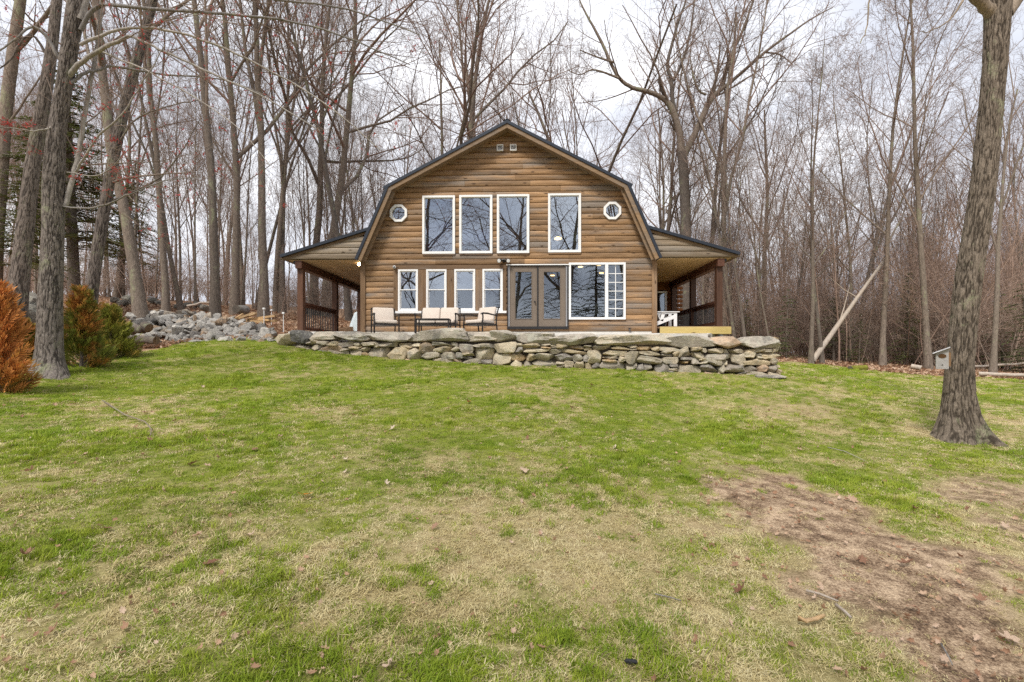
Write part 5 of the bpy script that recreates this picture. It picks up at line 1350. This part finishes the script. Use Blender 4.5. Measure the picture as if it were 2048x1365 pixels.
# --- far house in the woods
q = P(1800, 690, 62); fh = thing('distant_house', (float(q[0]), 62, gz(q[0], 62)), R(-6), 'reddish distant house with grey roof glimpsed through the thicket', 'house')
MB().box(-5.2, 5.2, 0, 7, 0, 4.4).build('wall', M['brick'], fh, local=True)
MB().add([(-5.7, -.6, 4.4), (5.7, -.6, 4.4), (5.7, 3.5, 6.2), (-5.7, 3.5, 6.2), (-5.7, 7.6, 4.4), (5.7, 7.6, 4.4)], [(0, 1, 2, 3), (3, 2, 5, 4), (0, 3, 4), (1, 5, 2), (0, 4, 5, 1)]).build('roof', M['shingle'], fh, local=True)
MB().box(-5.7, 5.7, -.66, -.6, 4.2, 4.45).build('fascia', M['white'], fh, local=True)
for k in range(4):
    x = -3.9 + k * 2.6; wd = MB().frame(x - .5, x + .5, 1.8, 3.3, .1, -.06, -.002).build('window', M['white'], fh, local=True); MB().box(x - .4, x + .4, -.03, -.015, 1.9, 3.2).build('pane', M['carglass'], wd, local=True)

# ------------------------------------------------------------------ scattered masses through one node set-up
def scatter_object(name, pts, rot, scl, kind, meshes, label, pref):
    col_ = bpy.data.collections.new(pref)
    for i, me_ in enumerate(meshes): col_.objects.link(bpy.data.objects.new('%s_%02d' % (pref, i), me_))
    me_ = bpy.data.meshes.new(name); me_.vertices.add(len(pts)); me_.vertices.foreach_set('co', np.asarray(pts, np.float32).ravel())
    me_.attributes.new('rot', 'FLOAT_VECTOR', 'POINT').data.foreach_set('vector', np.asarray(rot, np.float32).ravel())
    me_.attributes.new('scl', 'FLOAT', 'POINT').data.foreach_set('value', np.asarray(scl, np.float32))
    me_.attributes.new('pick', 'INT', 'POINT').data.foreach_set('value', np.asarray(kind, np.int32))
    ob = link(name, me_); tag(ob, label, None, None, 'stuff')
    ng = bpy.data.node_groups.new(pref, 'GeometryNodeTree')
    ng.interface.new_socket('Geometry', in_out='INPUT', socket_type='NodeSocketGeometry'); ng.interface.new_socket('Geometry', in_out='OUTPUT', socket_type='NodeSocketGeometry')
    gi, go = ng.nodes.new('NodeGroupInput'), ng.nodes.new('NodeGroupOutput'); ci = ng.nodes.new('GeometryNodeCollectionInfo'); ip = ng.nodes.new('GeometryNodeInstanceOnPoints')
    ci.inputs['Collection'].default_value = col_; ci.inputs['Separate Children'].default_value = True; ci.inputs['Reset Children'].default_value = True
    ip.inputs['Pick Instance'].default_value = True
    def na(n_, dt):
        x = ng.nodes.new('GeometryNodeInputNamedAttribute'); x.data_type = dt; x.inputs[0].default_value = n_; return x.outputs[0]
    k = ng.links.new; k(gi.outputs[0], ip.inputs['Points']); k(ci.outputs[0], ip.inputs['Instance']); k(na('pick', 'INT'), ip.inputs['Instance Index'])
    er = ng.nodes.new('FunctionNodeEulerToRotation'); k(na('rot', 'FLOAT_VECTOR'), er.inputs[0]); k(er.outputs[0], ip.inputs['Rotation']); k(na('scl', 'FLOAT'), ip.inputs['Scale'])
    k(ip.outputs[0], go.inputs[0])
    md = ob.modifiers.new('scatter', 'NODES'); md.node_group = ng; return ob

# undergrowth
def brush(seed, H, n):
    rg = np.random.RandomState(seed); outp = []
    c = cfg((5, 5, 4), (.2, .2, .2), (.42, .5, .5), (38, 42, 45), (.02, .05, .04, .02), (.07, .11, .14, .18), .55, (7, 5, 4, 3), .3, .003)
    for k in range(n):
        grow(outp, np.array([rg.normal() * .25, rg.normal() * .25, -.1]), np.array([rg.normal() * .22, rg.normal() * .22, 1]), H * rg.uniform(.5, 1), .012 * H / 3 * rg.uniform(.6, 1.2), 0, c, rg)
    return poly_mesh('brush', outp, M['brush_red' if seed % 2 else 'brush'], (4, 3, 3, 3))
bms = [brush(81, 4.5, 4), brush(82, 3.2, 6), brush(83, 6.0, 3), brush(84, 2.0, 8)]
pts = []; kd = []
while len(pts) < 900:
    right = rs.rand() < .72
    px = rs.uniform(1370, 2110) if right else rs.uniform(-60, 720); Y = (19 + 34 * rs.rand() ** 1.3) if right else (24 + 28 * rs.rand())
    if right and Y < np.interp(px, [1370, 1580, 1680, 1800, 1950, 2110], [25.5, 24, 22.6, 21, 20, 19.4]): continue
    if not right and (px > 440 and Y < 24): continue
    x = P(px, 700, Y)[0]
    if -8.5 < x < 7.5 and Y < 27: continue
    pts.append((x, Y, 0)); kd.append(rs.choice(4, p=[.3, .3, .22, .18]))
pts = np.array(pts); pts[:, 2] = ground_z(pts[:, 0], pts[:, 1])
scatter_object('undergrowth', pts, np.stack([rs.normal(size=len(pts)) * .08, rs.normal(size=len(pts)) * .08, rs.uniform(0, 6.28, len(pts))], 1), np.where((pts[:, 0] > 0) & (rs.rand(len(pts)) < .4), rs.uniform(1.2, 1.9, len(pts)), rs.uniform(.6, 1.15, len(pts))), kd, bms, 'tangled leafless brush and saplings filling the woods', 'brush')

# grass
def tuft(seed, n, h, spread, lean, wdt, mat):
    rg = np.random.RandomState(seed); V = []; F = []
    for k in range(n):
        r_ = spread * math.sqrt(rg.rand()); a = rg.uniform(0, 6.28); p = np.array([r_ * math.cos(a), r_ * math.sin(a), -.005]); b_ = rg.uniform(0, 6.28) if rg.rand() < .5 else rg.normal() * .8 + .4
        d = np.array([math.cos(b_), math.sin(b_), 0]); s_ = np.array([-d[1], d[0], 0]) * wdt * rg.uniform(.7, 1.3) * .5; hh = h * rg.uniform(.45, 1.2); lf = hh * lean * rg.uniform(.4, 1.5)
        m1 = p + d * lf * .35 + np.array([0, 0, hh * .6]); m2 = p + d * lf + np.array([0, 0, hh * (.95 if lean < 1 else .75)]); i = len(V)
        V += [p - s_, p + s_, m1 + s_ * .8, m1 - s_ * .8, m2]; F += [(i, i + 1, i + 2), (i, i + 2, i + 3), (i + 3, i + 2, i + 4)]
    return fast_mesh('tuft', np.array(V), np.array(F), mat)
tufts = [tuft(90 + k, 46, .027, .080, .9, .0044, M['grass_green']) for k in range(3)] + [tuft(95, 40, .046, .065, .9, .0046, M['grass_green'])] + \
        [tuft(96 + k, 48, .018, .09, 2.4, .0044, M['grass_dry']) for k in range(3)] + [tuft(99, 36, .034, .075, 1.7, .0042, M['grass_dry'])]
def band(Y0, Y1, dens, s0):
    wmax = Y1 * 1.14 + .6; n = int((Y1 - Y0) * 2 * wmax * dens); x = rs.uniform(-wmax, wmax, n); y = rs.uniform(Y0, Y1, n)
    k = np.abs(x + .03 * y) < y * 1.12 + .5; x, y = x[k], y[k]; return x, y, np.full(len(x), s0)
bs = [band(1.5, 3.2, 620, .95), band(3.2, 5.2, 420, 1.0), band(5.2, 8, 260, 1.1), band(8, 11, 150, 1.25), band(11, 20, 85, 1.45)]
x = np.concatenate([q[0] for q in bs]); y = np.concatenate([q[1] for q in bs]); s_ = np.concatenate([q[2] for q in bs])
lw, dry, bare = fields(x, y); u = rs.rand(len(x)); u2 = rs.rand(len(x))
straw = u < np.clip(dry * 1.0 + bare * .5, .06, .97)
keepm = (lw > .45) & (u2 > bare * .92) & ~((x > -7.3) & (x < 6.4) & (y > 13.2))
wy = np.interp(x, *zip(*sorted((float(wall_pt(p_, 700)[0]), float(wall_pt(p_, 700)[1])) for p_ in np.linspace(548, 1560, 30))))
keepm &= ~((x > -6.7) & (x < float(wall_pt(1560, 700)[0])) & (y > wy - .02))
x, y, s_, straw, bare, dry = x[keepm], y[keepm], s_[keepm], straw[keepm], bare[keepm], dry[keepm]
lush = fbm2(x, y, 1.3, 77, 3); kind = np.where(straw, 4 + np.where(rs.rand(len(x)) < .17, 3, rs.randint(0, 3, len(x))), np.where((lush > .56) & (rs.rand(len(x)) < .6), 3, rs.randint(0, 3, len(x))))
sc = s_ * rs.uniform(.7, 1.25, len(x)) * np.where(bare > .3, .75, 1.0) * (.75 + .6 * (lush - .3))
rot = np.stack([rs.normal(size=len(x)) * .12, rs.normal(size=len(x)) * .12, rs.normal(size=len(x)) * 1.2 + 3 * (fbm2(x, y, .8, 99, 2) - .5)], 1)
scatter_object('lawn_grass', np.stack([x, y, ground_z(x, y)], 1), rot, sc, kind, tufts, 'short lawn grass, green tufts mixed with straw', 'tuft')

# fallen leaves
def leaf_mesh(seed, mat, lobes=5, deep=.42, curl=.25):
    rg = np.random.RandomState(seed); n = 30; o_ = []
    for i in range(n):
        a = i / n * 2 * math.pi; r_ = .5 * (1 - deep * (.5 + .5 * math.cos(a * lobes + math.pi)) ** 1.5) * (1 - .25 * abs(math.sin(a))) * rg.uniform(.9, 1.08)
        o_.append((math.cos(a) * r_ * 1.15, math.sin(a) * r_))
    V = [(0, 0, 0)] + [(x * .5, y * .5, 0) for x, y in o_] + [(x, y, 0) for x, y in o_]; V = np.array(V)
    V[:, 2] = curl * (V[:, 1] ** 2 * rg.uniform(.3, 1.6) + V[:, 0] ** 2 * rg.uniform(-.4, 1.0) + .25 * V[:, 0] * V[:, 1] * rg.normal()) + .05 * (fbm(V * 5 + seed, seed, 2) - .5)
    F = [(0, 1 + i, 1 + (i + 1) % n) for i in range(n)]; F += [(1 + i, 1 + n + i, 1 + n + (i + 1) % n) for i in range(n)] + [(1 + i, 1 + n + (i + 1) % n, 1 + (i + 1) % n) for i in range(n)]
    Vs = list(V) + [tuple(q) for q in (np.array([[.55, .01, .0], [.55, -.01, 0], [.95, 0, .06]]))]; F.append((len(V), len(V) + 1, len(V) + 2))
    return fast_mesh('leaf', np.array(Vs), np.array(F), mat)
lms = [leaf_mesh(600 + k, M['lawn_leaf'], (5, 7, 5, 6)[k], .45, .9) for k in range(4)]
spots = [(1143, 820), (975, 775), (1183, 775), (706, 835), (785, 862), (1190, 852), (350, 847), (300, 885), (690, 925), (692, 948), (415, 938), (385, 935), (170, 915), (140, 925),
         (772, 975), (1360, 930), (1265, 1085), (870, 1060), (330, 790), (405, 778), (470, 782), (325, 802), (1830, 1025), (1770, 970), (1935, 1025), (1705, 1005), (1810, 1135),
         (1830, 1225), (1470, 1140), (1725, 1128), (1497, 1037), (1480, 1190), (395, 1080), (215, 1065), (780, 1345), (105, 1275), (1280, 795), (1350, 800), (640, 770), (935, 808), (905, 838),
         (1055, 880), (1375, 850), (290, 830), (110, 815), (1690, 835), (1545, 860), (1600, 905), (1230, 900), (510, 905), (560, 880), (50, 1120), (500, 1080), (420, 1135), (60, 950), (1420, 965), (1640, 1130), (1920, 1120), (2010, 1060), (1960, 1210), (2020, 1290), (1890, 1330)]
for k, (px, py) in enumerate(spots):
    q = G(px, py); o = link('fallen_leaf', lms[k % 4]); sc_ = rs.uniform(.06, .105); o.scale = (sc_, sc_, sc_ * rs.uniform(.8, 2.2)); o.location = (q[0], q[1], gz(q[0], q[1]) + .032); o.rotation_euler = (rs.normal() * .35, rs.normal() * .35, rs.uniform(0, 6.28))
    tag(o, 'curled brown fallen leaf lying on the lawn', 'leaf', 'brown fallen leaves on the lawn')
for px, py, mt, lb, sc_ in ((1048, 947, 'pale_leaf', 'large pale tan fallen leaf in the middle of the lawn', .145), (610, 998, 'orange_leaf', 'bright orange fallen leaf on the lawn', .125), (938, 808, 'orange_leaf', 'small orange brown fallen leaf on the green grass below the sofa', .11)):
    q = G(px, py); o = link('fallen_leaf', leaf_mesh(640 + px, M[mt], 5, .3, .6)); o.scale = (sc_, sc_, sc_ * 1.3); o.location = (q[0], q[1], gz(q[0], q[1]) + .04); o.rotation_euler = (R(-14), R(8), px); tag(o, lb, 'leaf')
llm = [leaf_mesh(660 + k, M['litter_leaf'], (5, 6, 7)[k % 3], .35, 1.2) for k in range(4)]
n = 52000; px = rs.uniform(-40, 2100, n); Y = 13 + 25 * rs.rand(n) ** 1.4; xx = np.array([ray(a, 700)[0] / ray(a, 700)[1] for a in px]) * Y
lw, _, _ = fields(xx, Y); kp = (lw < .5) & ~((xx > -7.6) & (xx < 7) & (Y < 25.5)) & ((xx < -5) | (xx > 6)); xx, Y = xx[kp], Y[kp]
scatter_object('leaf_litter', np.stack([xx, Y, ground_z(xx, Y) + .03], 1), np.stack([rs.normal(size=len(xx)) * .5, rs.normal(size=len(xx)) * .5, rs.uniform(0, 6.28, len(xx))], 1), rs.uniform(.10, .19, len(xx)), rs.randint(0, 4, len(xx)), llm, 'carpet of dead brown leaves under the trees', 'litter')
n = 5200; px = rs.uniform(0, 2100, n); Y = 1.9 + 12 * rs.rand(n) ** 1.2; xx = np.array([ray(a, 700)[0] / ray(a, 700)[1] for a in px]) * Y
lw, _, br_ = fields(xx, Y); kp = (lw > .6) & (rs.rand(n) < .2 + .8 * br_) & ~((xx > -6.8) & (xx < 6.5) & (Y > 11.2)); xx, Y = xx[kp], Y[kp]
scatter_object('leaf_debris', np.stack([xx, Y, ground_z(xx, Y) + .022], 1), np.stack([rs.normal(size=len(xx)) * .6, rs.normal(size=len(xx)) * .6, rs.uniform(0, 6.28, len(xx))], 1), rs.uniform(.018, .05, len(xx)), rs.randint(0, 4, len(xx)), llm, 'small brown leaf scraps scattered over the lawn', 'debris')
# sticks, bark, logs at the wood edge
def stick(pix, w_, mt, label, name='stick', cat='stick', up=.03, n=7):
    pts = [G(a, c) for a, c in pix]; pts = [np.array([q[0], q[1], gz(q[0], q[1]) + up]) for q in pts]; c = np.mean(pts, 0)
    V, F = tube(pts, np.linspace(w_, w_ * .6, len(pts)), n); mb_ = MB(); mb_.tube(pts, np.linspace(w_, w_ * .6, len(pts)), n)
    mb_.v = [tuple(np.array(v) - c) for v in mb_.v]; o = mb_.build(name, M[mt], None, True); o.location = c; return tag(o, label, cat)
stick([(1596, 1252), (1612, 1258), (1632, 1252), (1648, 1246)], .016, 'cut', 'short pale orange broken stick on the grass by the bare patch', up=.04)
stick([(1612, 1192), (1640, 1200), (1676, 1213)], .010, 'dead', 'pale straight stick just above the short broken one')
stick([(1672, 1222), (1690, 1236), (1702, 1246)], .011, 'dead', 'pale forked bark strip beside the bare patch')
stick([(1310, 1200), (1340, 1206), (1362, 1212)], .005, 'bark_gray', 'thin grey twig on the dry grass left of the bare patch')
stick([(1882, 1300), (1895, 1322), (1905, 1342)], .005, 'bark_gray', 'thin grey twig near the bottom corner of the bare patch')
stick([(205, 808), (250, 838), (290, 852), (303, 868), (301, 880)], .009, 'bark', 'fallen curved branch on the lawn across from the maple', up=.05)
stick([(1655, 900), (1690, 908), (1730, 928)], .006, 'bark_gray', 'thin fallen twig on the grass in front of the foreground tree')
q = G(1262, 1337); o = link('bark_chip', stone_mesh('bark_chip', .03, .012, .01, 9, M['black'], 3, 4, .1, 2)); o.location = (q[0], q[1], gz(q[0], q[1]) + .03); o.rotation_euler = (0, 0, -.1); tag(o, 'small black chip on the grass near the bottom edge', 'chip')
log_thing('mossy_log', g(1700, 738, 18.6), g(1732, 736, 18.9), .11, .12, 'moss', 'mossy log at the lawn edge below the dead trunk', ends='core', seed=12)
log_thing('log', g(1822, 733, 18), g(1842, 737, 17.8), .09, .1, 'dead', 'short pale log end at the lawn edge left of the birdhouse', ends='cut', seed=13)
log_thing('log', g(1955, 748, 16.8), g(2060, 752, 16.4), .07, .06, 'dead', 'long grey log along the lawn edge past the birdhouse trunk', ends='cut', seed=14)
log_thing('fallen_pole', g(1945, 733, 18.5), g(2070, 727, 18.2), .05, .04, 'dead', 'thin pale fallen pole propped in the brush past the birdhouse trunk', ends='cut', seed=15)
log_thing('log', g(375, 612, 20), g(425, 602, 20.4), .05, .03, 'dead', 'pale fallen branch on the leafy slope above the rock heap', ends='cut', seed=16, wob=.12)
